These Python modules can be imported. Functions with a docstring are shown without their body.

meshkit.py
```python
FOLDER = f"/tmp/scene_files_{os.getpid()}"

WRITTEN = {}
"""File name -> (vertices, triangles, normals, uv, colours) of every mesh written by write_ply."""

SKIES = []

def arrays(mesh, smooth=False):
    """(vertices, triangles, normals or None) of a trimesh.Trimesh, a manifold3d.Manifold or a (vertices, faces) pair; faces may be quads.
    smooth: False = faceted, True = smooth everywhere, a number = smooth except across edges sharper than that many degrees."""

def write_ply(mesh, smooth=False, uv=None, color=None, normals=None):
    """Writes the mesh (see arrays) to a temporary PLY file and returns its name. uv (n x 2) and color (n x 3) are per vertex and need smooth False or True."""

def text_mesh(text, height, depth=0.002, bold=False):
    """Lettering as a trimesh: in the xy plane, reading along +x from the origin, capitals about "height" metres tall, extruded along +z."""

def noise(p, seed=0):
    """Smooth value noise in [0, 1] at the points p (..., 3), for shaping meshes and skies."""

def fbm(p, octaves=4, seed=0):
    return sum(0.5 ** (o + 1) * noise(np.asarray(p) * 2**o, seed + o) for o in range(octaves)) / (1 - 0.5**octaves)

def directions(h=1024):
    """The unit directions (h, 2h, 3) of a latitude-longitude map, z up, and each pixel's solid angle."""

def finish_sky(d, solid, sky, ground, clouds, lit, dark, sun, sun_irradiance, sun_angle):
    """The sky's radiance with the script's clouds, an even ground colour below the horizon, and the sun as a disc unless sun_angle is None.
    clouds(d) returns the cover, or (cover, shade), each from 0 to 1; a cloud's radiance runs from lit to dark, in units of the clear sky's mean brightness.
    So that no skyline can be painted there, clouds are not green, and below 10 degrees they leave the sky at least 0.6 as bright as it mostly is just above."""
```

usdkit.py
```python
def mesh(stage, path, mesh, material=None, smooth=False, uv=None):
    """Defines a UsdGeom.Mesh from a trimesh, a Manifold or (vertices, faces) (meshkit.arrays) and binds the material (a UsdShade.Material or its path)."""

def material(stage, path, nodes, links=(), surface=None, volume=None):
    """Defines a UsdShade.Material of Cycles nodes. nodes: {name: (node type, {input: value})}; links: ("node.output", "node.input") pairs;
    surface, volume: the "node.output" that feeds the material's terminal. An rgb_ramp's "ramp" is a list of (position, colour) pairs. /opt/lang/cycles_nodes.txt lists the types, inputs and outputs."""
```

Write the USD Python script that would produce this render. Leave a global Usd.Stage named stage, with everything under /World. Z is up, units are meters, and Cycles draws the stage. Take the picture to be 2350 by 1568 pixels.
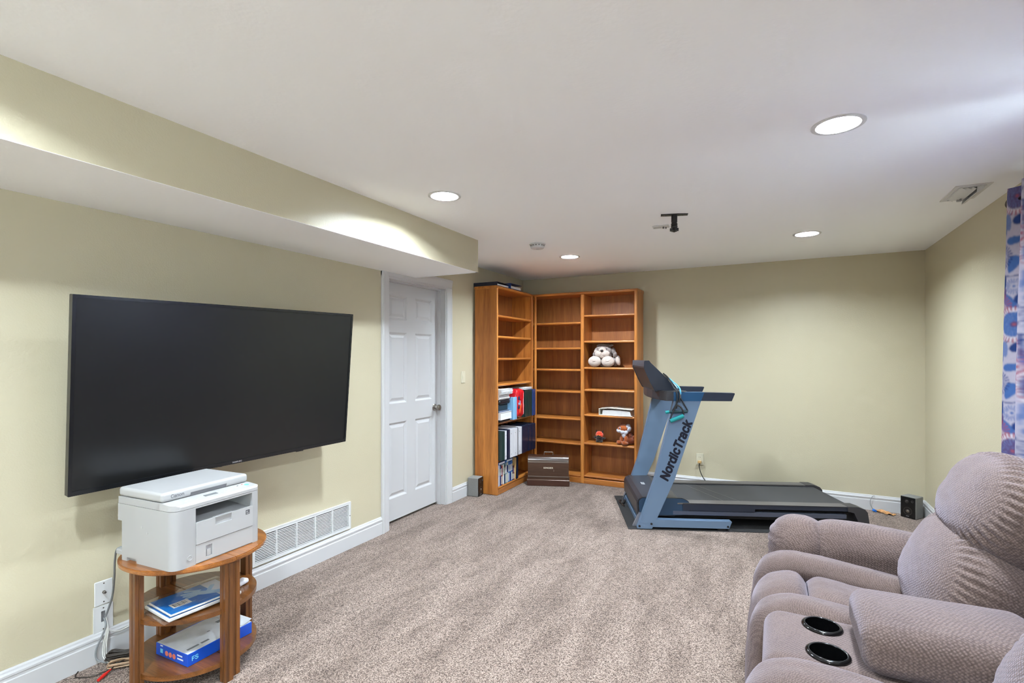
import math, random
import numpy as np, trimesh, usdkit, meshkit, manifold3d
from manifold3d import Manifold, CrossSection
from shapely.geometry import Polygon, Point, LineString, box as sbox
from shapely.ops import unary_union
from shapely import affinity
from pxr import Usd, UsdGeom, UsdLux, UsdShade, Gf, Sdf

random.seed(7)
RNG = np.random.default_rng(7)
stage = Usd.Stage.CreateInMemory()
W0 = UsdGeom.Xform.Define(stage, "/World")
stage.SetDefaultPrim(W0.GetPrim())
UsdGeom.SetStageUpAxis(stage, UsdGeom.Tokens.z)

# ------------------------------------------------------------------ camera, sky, exposure
TH = math.atan2(604.0, 1166.0)
cam = UsdGeom.Camera.Define(stage, "/World/camera")
s_, c_ = math.sin(TH), math.cos(TH)
cam.AddTransformOp().Set(Gf.Matrix4d(c_, s_, 0, 0, 0, 0, 1, 0, s_, -c_, 0, 0, 2.733, 0.0, 1.39, 1))
cam.CreateHorizontalApertureAttr(36.0)
cam.CreateVerticalApertureAttr(36.0 * 1568 / 2350)
cam.CreateFocalLengthAttr(36.0 * 1166 / 2350)
cam.CreateVerticalApertureOffsetAttr(33.0 / 2350 * 36.0)
cam.CreateClippingRangeAttr(Gf.Vec2f(0.02, 200))
cam.CreateExposureAttr(1.57)
sky = UsdLux.DomeLight.Define(stage, "/World/sky_light")
sky.CreateColorAttr(Gf.Vec3f(0.76, 0.89, 1.0))
sky.CreateIntensityAttr(2.7)
LAMP = 520.0            # radiance of the recessed lamps' lenses

CEIL, BACK, RIGHT, NEAR = 2.31, 5.57, 3.89, -3.2

# ------------------------------------------------------------------ helpers
def lin(r, g, b):
    f = lambda v: (v / 255) / 12.92 if v <= 10 else (((v / 255) + 0.055) / 1.055) ** 2.4
    return (f(r), f(g), f(b))

MATS = {}
def mat(name, nodes, links, surface="p.BSDF"):
    if name not in MATS:
        MATS[name] = usdkit.material(stage, "/World/Looks/" + name, nodes, links, surface=surface)
    return MATS[name]

def plain(name, col, rough=0.5, metal=0.0, spec=0.5, bump=None, coat=0.0, sheen=0.0, vary=0.0, vscale=8):
    if name in MATS: return MATS[name]
    p = {"base_color": col, "roughness": rough, "metallic": metal, "specular_ior_level": spec}
    if coat: p.update(coat_weight=coat, coat_roughness=0.1)
    if sheen: p.update(sheen_weight=sheen, sheen_roughness=0.5)
    n, l = {"p": ("principled_bsdf", p)}, []
    if bump or vary: n["tc"] = ("texture_coordinate", {})
    if bump:
        n["n"] = ("noise_texture", {"scale": bump[0], "detail": 2.0})
        n["b"] = ("bump", {"strength": bump[1], "distance": bump[2]})
        l += [("tc.object", "n.vector"), ("n.fac", "b.height"), ("b.normal", "p.normal")]
    if vary:
        n["v"] = ("noise_texture", {"scale": float(vscale), "detail": 3.0})
        n["r"] = ("rgb_ramp", {"ramp": [(0.3, tuple(c * (1 - vary) for c in col)), (0.7, tuple(min(1, c * (1 + vary)) for c in col))]})
        l += [("tc.object", "v.vector"), ("v.fac", "r.fac"), ("r.color", "p.base_color")]
    return mat(name, n, l)

def wood(name, axis, dark, light, rough=0.35, fine=1.0, coat=0.15):
    """Grain runs along the axis (0 x, 1 y, 2 z)."""
    if name in MATS: return MATS[name]
    a = [14.0 * fine] * 3; a[axis] = 0.9 * fine
    b = [260.0 * fine] * 3; b[axis] = 7.0 * fine
    mid = tuple(0.5 * (x + y) for x, y in zip(dark, light))
    n = {"tc": ("texture_coordinate", {}),
         "m1": ("mapping", {"mapping_type": "point", "scale": a}), "n1": ("noise_texture", {"scale": 1.0, "detail": 4.0, "distortion": 0.8}),
         "m2": ("mapping", {"mapping_type": "point", "scale": b}), "n2": ("noise_texture", {"scale": 1.0, "detail": 2.0}),
         "r1": ("rgb_ramp", {"ramp": [(0.25, dark), (0.5, mid), (0.72, light)]}),
         "r2": ("rgb_ramp", {"ramp": [(0.30, (0.55, 0.50, 0.45)), (0.55, (1, 1, 1))]}),
         "mx": ("mix", {"mix_type": "multiply", "fac": 0.75}),
         "bp": ("bump", {"strength": 0.12, "distance": 0.001}),
         "p": ("principled_bsdf", {"roughness": rough, "coat_weight": coat, "coat_roughness": 0.25})}
    l = [("tc.object", "m1.vector"), ("m1.vector", "n1.vector"), ("tc.object", "m2.vector"), ("m2.vector", "n2.vector"), ("n1.fac", "r1.fac"), ("n2.fac", "r2.fac"),
         ("r1.color", "mx.color1"), ("r2.color", "mx.color2"), ("mx.color", "p.base_color"), ("n2.fac", "bp.height"), ("bp.normal", "p.normal")]
    return mat(name, n, l)

USED = {}
def numbered(parent, name):
    k = USED.get((parent, name), 0)
    USED[(parent, name)] = k + 1
    return f"{parent}/{name}" if k == 0 else f"{parent}/{name}_{k:03d}"

def tag(prim, label=None, cat=None, group=None, kind=None):
    for k, v in (("label", label), ("category", cat), ("group", group), ("kind", kind)):
        if v: prim.SetCustomDataByKey(k, v)

class Thing:
    """An Xform at the thing's base; children are given in local coordinates, or in world coordinates with world=True."""
    def __init__(self, name, label, cat, loc=(0, 0, 0), rotz=0.0, group=None, kind=None, tilt=None):
        self.path = numbered("/World", name)
        x = UsdGeom.Xform.Define(stage, self.path)
        self.loc = np.array(loc, float)
        x.AddTranslateOp().Set(Gf.Vec3d(*map(float, loc)))
        x.AddRotateZOp().Set(float(rotz))
        self.yop = None
        if tilt:
            x.AddRotateYOp().Set(float(tilt[0])); x.AddRotateXOp().Set(float(tilt[1]))
        self.rot = math.radians(rotz)
        self.prim = x.GetPrim()
        tag(self.prim, label, cat, group, kind)
    def add(self, name, mesh, m, parent=None, smooth=30, world=False, label=None, kind=None):
        path = numbered(parent if parent else self.path, name)
        mesh = tm(mesh)
        if world:
            c, s = math.cos(-self.rot), math.sin(-self.rot)
            v = mesh.vertices - self.loc
            mesh = trimesh.Trimesh(np.c_[v[:, 0] * c - v[:, 1] * s, v[:, 0] * s + v[:, 1] * c, v[:, 2]], mesh.faces, process=False)
        pr = usdkit.mesh(stage, path, mesh, m, smooth=smooth).GetPrim()
        tag(pr, label, None, None, kind)
        return path

def dup(src, label, loc, rotz=0.0, group=None):
    d = src.prim.GetCustomData()
    t = Thing(src.prim.GetName().rstrip("0123456789").rstrip("_"), label, d["category"], loc, rotz, group or d.get("group"))
    t.prim.GetReferences().AddInternalReference(src.prim.GetPath())
    t.prim.SetInstanceable(True)
    tag(t.prim, label, d["category"], group or d.get("group"))
    return t

def single(name, mesh, m, label, cat, group=None, kind=None, smooth=30):
    pr = usdkit.mesh(stage, numbered("/World", name), tm(mesh), m, smooth=smooth).GetPrim()
    tag(pr, label, cat, group, kind)
    return pr

def tm(m):
    if isinstance(m, (list,)): return trimesh.util.concatenate([tm(x) for x in m])
    if hasattr(m, "to_mesh"):
        q = m.to_mesh(); return trimesh.Trimesh(np.array(q.vert_properties[:, :3]), np.array(q.tri_verts), process=False)
    if isinstance(m, tuple): return trimesh.Trimesh(m[0], m[1], process=False)
    return m

def mf(t):
    return Manifold(manifold3d.Mesh(np.asarray(t.vertices, np.float32), np.asarray(t.faces, np.uint32)))

def box(lo, hi):
    lo, hi = np.array(lo, float), np.array(hi, float)
    return trimesh.creation.box(hi - lo, trimesh.transformations.translation_matrix((lo + hi) / 2))

def cbox(lo, hi, c=0.003):
    """A box with chamfered edges."""
    lo, hi = np.minimum(lo, hi).astype(float), np.maximum(lo, hi).astype(float)
    c = min(c, 0.45 * (hi - lo).min())
    pts = []
    for i in np.ndindex(2, 2, 2):
        p = np.where(np.array(i) == 0, lo, hi); d = np.where(np.array(i) == 0, c, -c)
        for k in range(3):
            q = p + d; q[k] = p[k]; pts.append(q)
    return trimesh.convex.convex_hull(np.array(pts))

def rbox(lo, hi, r, n=8):
    """A box with rounded edges."""
    lo, hi = np.array(lo, float), np.array(hi, float)
    r = min(r, 0.499 * (hi - lo).min())
    s = trimesh.creation.icosphere(2, r).vertices
    pts = [s + np.where(np.array(i) == 0, lo + r, hi - r) for i in np.ndindex(2, 2, 2)]
    return trimesh.convex.convex_hull(np.vstack(pts))

def cyl(a, b, r, n=24, r2=None):
    """Cylinder or cone from a to b."""
    a, b = np.array(a, float), np.array(b, float)
    return lathe([(0, 0), (r, 0), (r2 if r2 is not None else r, 1), (0, 1)], n, a, b)

def lathe(prof, n=32, a=(0, 0, 0), b=(0, 0, 1)):
    """Revolves (radius, t) about the axis from a to b; t in units of |b-a|."""
    a, b = np.array(a, float), np.array(b, float)
    L = np.linalg.norm(b - a); w = (b - a) / L
    u = np.cross(w, [0, 0, 1.0] if abs(w[2]) < 0.9 else [1.0, 0, 0]); u /= np.linalg.norm(u); v = np.cross(w, u)
    m = trimesh.creation.revolve(np.array([(r, t * L) for r, t in prof]), sections=n)
    P = m.vertices
    return trimesh.Trimesh(a + P[:, :1] * u + P[:, 1:2] * v + P[:, 2:] * w, m.faces, process=False)

def tube(path, r, n=10, sub=6, closed=False):
    """A smooth round cord through the points."""
    P = np.array(path, float)
    if sub > 1 and len(P) > 2:
        Q = np.vstack([P[-1], P, P[0], P[1]]) if closed else np.vstack([2 * P[0] - P[1], P, 2 * P[-1] - P[-2]])
        out = []
        for i in range(1, len(Q) - 2):
            for t in np.arange(sub) / sub:
                a, b, c, d = Q[i - 1:i + 3]
                out.append(0.5 * (2 * b + (c - a) * t + (2 * a - 5 * b + 4 * c - d) * t * t + (3 * b - a - 3 * c + d) * t ** 3))
        if not closed: out.append(P[-1])
        P = np.array(out)
    N = len(P)
    T = np.gradient(P, axis=0) if not closed else np.roll(P, -1, 0) - np.roll(P, 1, 0)
    T /= np.linalg.norm(T, axis=1, keepdims=True) + 1e-12
    u = np.cross(T[0], [0, 0, 1.0]); u = u if np.linalg.norm(u) > 1e-3 else np.cross(T[0], [1.0, 0, 0]); u /= np.linalg.norm(u)
    V = []
    ang = np.arange(n) / n * 2 * math.pi
    for i in range(N):
        u = u - T[i] * np.dot(u, T[i]); u /= np.linalg.norm(u); w = np.cross(T[i], u)
        V.append(P[i] + r * (np.cos(ang)[:, None] * u + np.sin(ang)[:, None] * w))
    V = np.vstack(V); F = []
    for i in range(N if closed else N - 1):
        j = (i + 1) % N
        for k in range(n):
            a, b, c, d = i * n + k, i * n + (k + 1) % n, j * n + (k + 1) % n, j * n + k
            F += [(a, b, c), (a, c, d)]
    if not closed:
        V = np.vstack([V, P[0], P[-1]])
        for k in range(n):
            F += [(N * n, (k + 1) % n, k), (N * n + 1, (N - 1) * n + k, (N - 1) * n + (k + 1) % n)]
    return trimesh.Trimesh(V, np.array(F), process=False)

def prism(poly, o, u, v, w, h):
    """Extrudes a shapely polygon (or points) drawn in the plane o + x u + y v by h along w."""
    if not hasattr(poly, "exterior"): poly = Polygon(poly)
    m = trimesh.creation.extrude_polygon(poly, h, engine="earcut")
    P = m.vertices
    V = np.array(o, float) + P[:, :1] * np.array(u, float) + P[:, 1:2] * np.array(v, float) + P[:, 2:] * np.array(w, float)
    f = m.faces
    if np.dot(np.cross(u, v), w) < 0: f = f[:, ::-1]
    return trimesh.Trimesh(V, f, process=False)

X, Y, Z = (1, 0, 0), (0, 1, 0), (0, 0, 1)
NX, NY, NZ = (-1, 0, 0), (0, -1, 0), (0, 0, -1)

def soft(size, r, step=0.012, e=None):
    """A rounded cushion block centred on the origin: a gridded box whose edges are rounded by r (with crown room for displacement)."""
    h = np.array(size, float) / 2
    V, F, off = [], [], 0
    n = [max(4, int(round(2 * x / step))) for x in h]
    for ax in range(3):
        b, c = (ax + 1) % 3, (ax + 2) % 3
        gb, gc = np.meshgrid(np.linspace(-h[b], h[b], n[b] + 1), np.linspace(-h[c], h[c], n[c] + 1), indexing="ij")
        ids = np.arange(gb.size).reshape(gb.shape)
        q0 = np.stack([ids[:-1, :-1], ids[1:, :-1], ids[1:, 1:], ids[:-1, 1:]], -1).reshape(-1, 4)
        for sgn in (-1, 1):
            p = np.zeros((gb.size, 3)); p[:, ax] = sgn * h[ax]; p[:, b] = gb.ravel(); p[:, c] = gc.ravel()
            q = (q0 if sgn > 0 else q0[:, ::-1]) + off
            V.append(p); off += len(p)
            F.append(np.vstack([q[:, [0, 1, 2]], q[:, [0, 2, 3]]]))
    V = np.vstack(V); F = np.vstack(F)
    _, first_, inv = np.unique(np.round(V, 6), axis=0, return_index=True, return_inverse=True)
    V, F = V[first_], [inv.ravel()[F]]
    V = np.array(V); rr = np.minimum(r, h * 0.999)
    inner = np.clip(V, -(h - rr), h - rr)
    d = (V - inner) / rr
    L = np.linalg.norm(d, axis=1, keepdims=True)
    V = inner + d / np.maximum(L, 1e-9) * rr
    return trimesh.Trimesh(V, np.vstack(F), process=False)

def pillow(rad, e=2.6, step=44):
    """A superellipsoid cushion centred on the origin (gridded cube projected)."""
    m = soft((2, 2, 2), 0.001, 2.0 / step)
    d = np.tan(m.vertices * 0.95 * math.pi / 4)
    d /= np.linalg.norm(d, axis=1, keepdims=True)
    k = (np.abs(d / np.array(rad)) ** e).sum(1) ** (-1 / e)
    return trimesh.Trimesh(d * k[:, None], m.faces, process=False)

def along_normals(m, h):
    return trimesh.Trimesh(m.vertices + m.vertex_normals * np.asarray(h)[:, None], m.faces, process=False)

def moved(m, t=(0, 0, 0), rz=0.0, ry=0.0, rx=0.0):
    m = tm(m).copy()
    M = trimesh.transformations.euler_matrix(math.radians(rx), math.radians(ry), math.radians(rz), "sxyz")
    M[:3, 3] = t
    return m.apply_transform(M)

def text_on(s, height, o, u, v, depth=0.001, bold=True, length=None, shear=0.0, heavy=0.0):
    """Raised lettering reading along u with its top along v, standing out by depth along u x v."""
    m = meshkit.text_mesh(s, height, depth, bold)
    if heavy:
        flat = unary_union([Polygon(t[:, :2]) for t in m.triangles[m.face_normals[:, 2] > 0.5]]).buffer(heavy * height)
        m = trimesh.util.concatenate([trimesh.creation.extrude_polygon(g, depth, engine="earcut") for g in getattr(flat, "geoms", [flat])])
    P = m.vertices.copy()
    if shear: P[:, 0] += shear * P[:, 1]
    if length: P[:, 0] *= length / P[:, 0].max()
    w = np.cross(u, v)
    return trimesh.Trimesh(np.array(o, float) + P[:, :1] * np.array(u, float) + P[:, 1:2] * np.array(v, float) + P[:, 2:] * w, m.faces, process=False)

# ------------------------------------------------------------------ materials
def painted(name, col, scale, strength, dist, rough, spec=0.5):
    return mat(name, {"g": ("geometry", {}), "n": ("noise_texture", {"scale": scale, "detail": 1.5, "roughness": 0.45}),
                      "b": ("bump", {"strength": strength, "distance": dist}),
                      "p": ("principled_bsdf", {"base_color": col, "roughness": rough, "specular_ior_level": spec})},
               [("g.position", "n.vector"), ("n.fac", "b.height"), ("b.normal", "p.normal")])
M_WALL = painted("wall_paint", lin(190, 181, 155), 130.0, 0.22, 0.003, 0.42)
M_CEIL = painted("ceiling_paint", lin(249, 250, 252), 70.0, 0.16, 0.004, 0.75, 0.3)
M_TRIM = plain("white_trim_paint", lin(194, 193, 194), 0.32)
M_DOOR = plain("white_door_paint", lin(190, 189, 190), 0.38)
M_WHITE = plain("white_plastic", lin(208, 208, 208), 0.4)
M_IVORY = plain("ivory_plastic", lin(200, 194, 172), 0.4)
M_NICKEL = plain("satin_nickel", lin(170, 165, 158), 0.25, 1.0)
M_BLACK = plain("black_plastic", lin(22, 22, 24), 0.4)
M_BLACKGLOSS = plain("gloss_black", lin(10, 10, 11), 0.12)
M_DARKHOLE = plain("dark_recess", lin(20, 18, 17), 0.8)

carpet = mat("carpet_pile", {
    "g": ("geometry", {}),
    "v": ("voronoi_texture", {"scale": 215.0, "randomness": 1.0}),
    "n1": ("noise_texture", {"scale": 175.0, "detail": 2.0, "roughness": 0.6}),
    "n3": ("noise_texture", {"scale": 310.0, "detail": 1.0}),
    "mp": ("mapping", {"mapping_type": "point", "rotation": (0, 0, 0.22), "scale": (4.6, 1.25, 1.0)}),
    "n2": ("noise_texture", {"scale": 1.35, "detail": 6.0, "roughness": 0.64, "distortion": 0.35}),
    "sc": ("separate_color", {}),
    "m1": ("math", {"math_type": "multiply_add", "value2": 0.42}),
    "m2": ("math", {"math_type": "multiply_add", "value2": -0.55}),
    "r1": ("rgb_ramp", {"ramp": [(0.20, lin(80, 66, 57)), (0.38, lin(130, 111, 101)), (0.56, lin(164, 145, 133)), (0.80, lin(186, 167, 154))]}),
    "r2": ("rgb_ramp", {"ramp": [(0.36, (0.66, 0.635, 0.62)), (0.48, (0.84, 0.825, 0.815)), (0.60, (1.0, 1.0, 1.0))]}),
    "mx": ("mix", {"mix_type": "multiply", "fac": 1.0}),
    "ad": ("math", {"math_type": "multiply_add", "value2": 0.5}),
    "b": ("bump", {"strength": 0.6, "distance": 0.008}),
    "p": ("principled_bsdf", {"roughness": 0.95, "specular_ior_level": 0.08, "sheen_weight": 0.15})},
    [("g.position", "v.vector"), ("g.position", "n1.vector"), ("g.position", "n3.vector"), ("g.position", "mp.vector"), ("mp.vector", "n2.vector"), ("v.color", "sc.color"),
     ("sc.r", "m1.value1"), ("n1.fac", "m1.value3"), ("v.distance", "m2.value1"), ("m1.value", "m2.value3"), ("m2.value", "r1.fac"), ("n2.fac", "r2.fac"),
     ("r1.color", "mx.color1"), ("r2.color", "mx.color2"), ("mx.color", "p.base_color"), ("n3.fac", "ad.value1"), ("m2.value", "ad.value3"), ("ad.value", "b.height"), ("b.normal", "p.normal")])

OAK_D, OAK_L = lin(148, 82, 31), lin(210, 137, 64)
OAK = [wood("oak_x", 0, OAK_D, OAK_L), wood("oak_y", 1, OAK_D, OAK_L), wood("oak_z", 2, OAK_D, OAK_L)]
OAKB = wood("oak_back_panel", 2, lin(132, 76, 34), lin(178, 112, 58), rough=0.45, fine=0.8, coat=0.0)
TAB_D, TAB_L = lin(74, 43, 17), lin(138, 84, 36)
TAB = [wood("table_wood_x", 0, TAB_D, TAB_L, 0.25, 1.3, 0.4), wood("table_wood_y", 1, TAB_D, TAB_L, 0.25, 1.3, 0.4), wood("table_wood_z", 2, TAB_D, TAB_L, 0.3, 1.3, 0.3)]

# ------------------------------------------------------------------ the room
DO0, DO1, DTOP, WT = 3.135, 3.935, 2.02, 0.115   # door opening
fl = unary_union([sbox(0, NEAR, RIGHT, BACK), sbox(-WT, DO0, 0.01, DO1)])
single("floor", prism(fl, (0, 0, -0.03), X, Y, Z, 0.03), carpet, "taupe cut-pile carpet with brushed light and dark streaks, wall to wall", "carpet", kind="structure", smooth=False)

LIGHTS = [(1.04, 4.43), (2.945, 4.42), (1.044, 2.417), (2.955, 2.39), (1.10, 0.34), (2.95, 0.34), (1.04, -1.65), (2.95, -1.65)]
cl = sbox(0, NEAR, RIGHT, BACK)
for p in LIGHTS: cl = cl.difference(Point(p).buffer(0.078, 24))
single("ceiling", prism(cl, (0, 0, CEIL), X, Y, Z, 0.06), M_CEIL, "white lightly textured flat ceiling with recessed lights", "ceiling", kind="structure", smooth=False)

# the left wall has the door opening, the right wall a window
wl = sbox(NEAR, 0, BACK + 0.1, CEIL + 0.06).difference(sbox(DO0, -1, DO1, DTOP))
single("wall_left", prism(wl, (0, 0, 0), Y, Z, NX, WT), M_WALL, "sage beige painted wall behind the television and the white door", "wall", kind="structure", smooth=False)
single("wall_back", prism(sbox(0, 0, RIGHT, CEIL + 0.06), (0, BACK, 0), X, Z, Y, 0.1), M_WALL, "sage beige painted far wall behind the treadmill and bookcases", "wall", kind="structure", smooth=False)
WY0, WY1, WZ0, WZ1 = 1.75, 3.15, 1.10, 2.10
wr = sbox(NEAR, 0, BACK + 0.1, CEIL + 0.06).difference(sbox(WY0, WZ0, WY1, WZ1)).difference(sbox(-2.80, 0.75, -1.30, 2.10))
single("wall_right", prism(wr, (RIGHT, 0, 0), Y, Z, X, 0.18), M_WALL, "sage beige painted wall behind the recliner and the flowered curtain", "wall", kind="structure", smooth=False)
single("wall_near", prism(sbox(-WT, 0, RIGHT + 0.18, CEIL + 0.06), (0, NEAR, 0), X, Z, NY, 0.1), M_WALL, "sage beige painted wall closing the room behind the viewer", "wall", kind="structure", smooth=False)

SOX, SOY, SOZ = 0.633, 3.467, 2.055
sf = Thing("soffit", "boxed ceiling soffit above the television with green face and white underside", "soffit", (0, NEAR, SOZ), kind="structure")
sf.add("face_panel", box((SOX - 0.02, 0, 0.0), (SOX, SOY - NEAR, CEIL - SOZ)), M_WALL, smooth=False)
sf.add("soffit_panel", box((0.0, SOY - NEAR - 0.02, 0.0), (SOX - 0.02, SOY - NEAR, CEIL - SOZ)), M_WALL, smooth=False)
sf.add("underside_panel", box((0.0, 0, 0.0001), (SOX - 0.02, SOY - NEAR - 0.02, 0.02)), M_CEIL, smooth=False)
sf.add("corner_bead", [box((SOX - 0.021, 0, -0.0015), (SOX + 0.0005, SOY - NEAR, 0.0)), box((0, SOY - NEAR - 0.021, -0.0015), (SOX, SOY - NEAR + 0.0005, 0.0))], M_CEIL, smooth=False)

BB = [(0, 0), (0.017, 0), (0.017, 0.090), (0.0135, 0.094), (0.0135, 0.104), (0.0165, 0.108), (0.0165, 0.116), (0.011, 0.123), (0.009, 0.130), (0.005, 0.135), (0, 0.135)]
def baseboard(name, o, d, out, L, label):
    t = single(name, prism(BB, o, out, Z, d, L), M_TRIM, label, "baseboard", kind="structure", smooth=20)
baseboard("baseboard_left", (0, NEAR, 0), Y, X, 3.05 - NEAR, "white moulded baseboard running under the television to the door casing")
baseboard("baseboard_left", (0, 4.02, 0), Y, X, 4.41 - 4.02, "short white moulded baseboard between door casing and bookcase")
baseboard("baseboard_back", (1.465, BACK, 0), X, NY, RIGHT - 1.465, "white moulded baseboard along the far wall behind the treadmill")
baseboard("baseboard_right", (RIGHT, NEAR, 0), Y, NX, BACK - NEAR, "white moulded baseboard along the curtain wall behind the recliner")

# window (beside the frame of the photograph; its daylight comes from the dome)
wn = Thing("window_1", "white slider window with two panes behind the flowered curtain", "window", (RIGHT, WY0, WZ0), kind="structure")
fr = sbox(0, 0, WY1 - WY0, WZ1 - WZ0)
wn.add("window_frame", prism(fr.difference(fr.buffer(-0.05)), (0.10, 0, 0), Y, Z, X, 0.05), M_TRIM)
wn.add("meeting_rail", box((0.10, 0.675, 0.05), (0.15, 0.725, 0.95)), M_TRIM)
M_PANE = mat("window_glass", {"f": ("layer_weight", {"blend": 0.5}), "k": ("math", {"math_type": "power", "value2": 4.0}), "k2": ("math", {"math_type": "multiply_add", "value2": 0.7, "value3": 0.04}), "t": ("transparent_bsdf", {"color": (0.96, 0.98, 0.97)}), "g": ("glossy_bsdf", {"roughness": 0.02, "color": (1, 1, 1)}), "m": ("mix_closure", {})},
             [("f.facing", "k.value1"), ("k.value", "k2.value1"), ("k2.value", "m.fac"), ("t.BSDF", "m.closure1"), ("g.BSDF", "m.closure2")], surface="m.closure")
wn.add("pane", box((0.122, 0.05, 0.05), (0.126, 0.675, 0.95)), M_PANE, smooth=False)
wn.add("pane", box((0.128, 0.725, 0.05), (0.132, 1.35, 0.95)), M_PANE, smooth=False)
wn.add("sill", cbox((-0.02, -0.03, -0.02), (0.10, 1.43, 0.0)), M_TRIM)

w2 = Thing("window_2", "wide white-framed daylight window beside the viewer, outside the picture", "window", (RIGHT, -2.80, 0.75), kind="structure")
fr = sbox(0, 0, 1.50, 1.35)
w2.add("window_frame", prism(fr.difference(unary_union([sbox(0.05 + k * 0.72, 0.05, 0.73 + k * 0.72, 1.30) for k in range(2)])), (0.10, 0, 0), Y, Z, X, 0.05), M_TRIM, smooth=False)
for k in range(2): w2.add("pane", box((0.122, 0.05 + k * 0.72, 0.05), (0.126, 0.73 + k * 0.72, 1.30)), M_PANE, smooth=False)

single("wall_hall", [box((-0.60, DO0 - 0.3, -0.03), (-0.58, DO1 + 0.3, 2.4)), box((-0.58, DO0 - 0.3, -0.03), (-WT, DO0 - 0.28, 2.4)), box((-0.58, DO1 + 0.28, -0.03), (-WT, DO1 + 0.3, 2.4)), box((-0.58, DO0 - 0.28, 2.38), (-WT, DO1 + 0.28, 2.4)), box((-0.58, DO0 - 0.28, -0.03), (-WT - 0.001, DO1 + 0.28, -0.005))], M_WALL, "painted walls of the closet behind the six-panel door", "wall", kind="structure", smooth=False)

# door: slab with six moulded panels, knob; casing and jamb
dr = Thing("door_1", "white six-panel interior door with satin knob, closed, right of the television", "door", (-0.087, DO0, 0.0), kind="structure")
H0, H1 = 0.022, 2.012
cols = [(0.10, 0.338), (0.452, 0.697)]
rows = [(0.205, 0.833), (0.991, 1.588), (1.695, 1.897)]
slab = sbox(0.004, H0, 0.796, H1)
holes = [(c, r) for r in rows for c in cols]
for c, r in holes: slab = slab.difference(sbox(c[0], r[0], c[1], r[1]))
slabp = dr.add("slab", prism(slab, (-0.035, 0, 0), Y, Z, X, 0.035), M_DOOR, smooth=False)
for c, r in holes:
    V, F = [], []
    for ins, dep in ((0, 0.0), (0.004, -0.002), (0.016, -0.011), (0.024, -0.011), (0.045, -0.003)):
        V += [(dep, c[0] + ins, r[0] + ins), (dep, c[1] - ins, r[0] + ins), (dep, c[1] - ins, r[1] - ins), (dep, c[0] + ins, r[1] - ins)]
    for k in range(4):
        for i in range(4):
            a, b = k * 4 + i, k * 4 + (i + 1) % 4
            F += [(a, b, b + 4), (a, b + 4, a + 4)]
    F += [(16, 17, 18), (16, 18, 19)]
    dr.add("panel", (np.array(V), np.array(F)), M_DOOR, smooth=False)
kn = dr.add("door_handle", lathe([(0, 0.0), (0.032, 0.0), (0.033, 0.06), (0.028, 0.13), (0.013, 0.16), (0.0115, 0.42), (0.018, 0.5), (0.0265, 0.62), (0.0285, 0.76), (0.025, 0.9), (0.014, 0.985), (0, 1.0)], 32, (0, 0.735, 0.911), (0.068, 0.735, 0.911)), M_NICKEL, label="satin nickel round knob")
dr.add("keyhole", cyl((0.068, 0.735, 0.911), (0.0695, 0.735, 0.911), 0.006), M_NICKEL, parent=kn)

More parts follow.
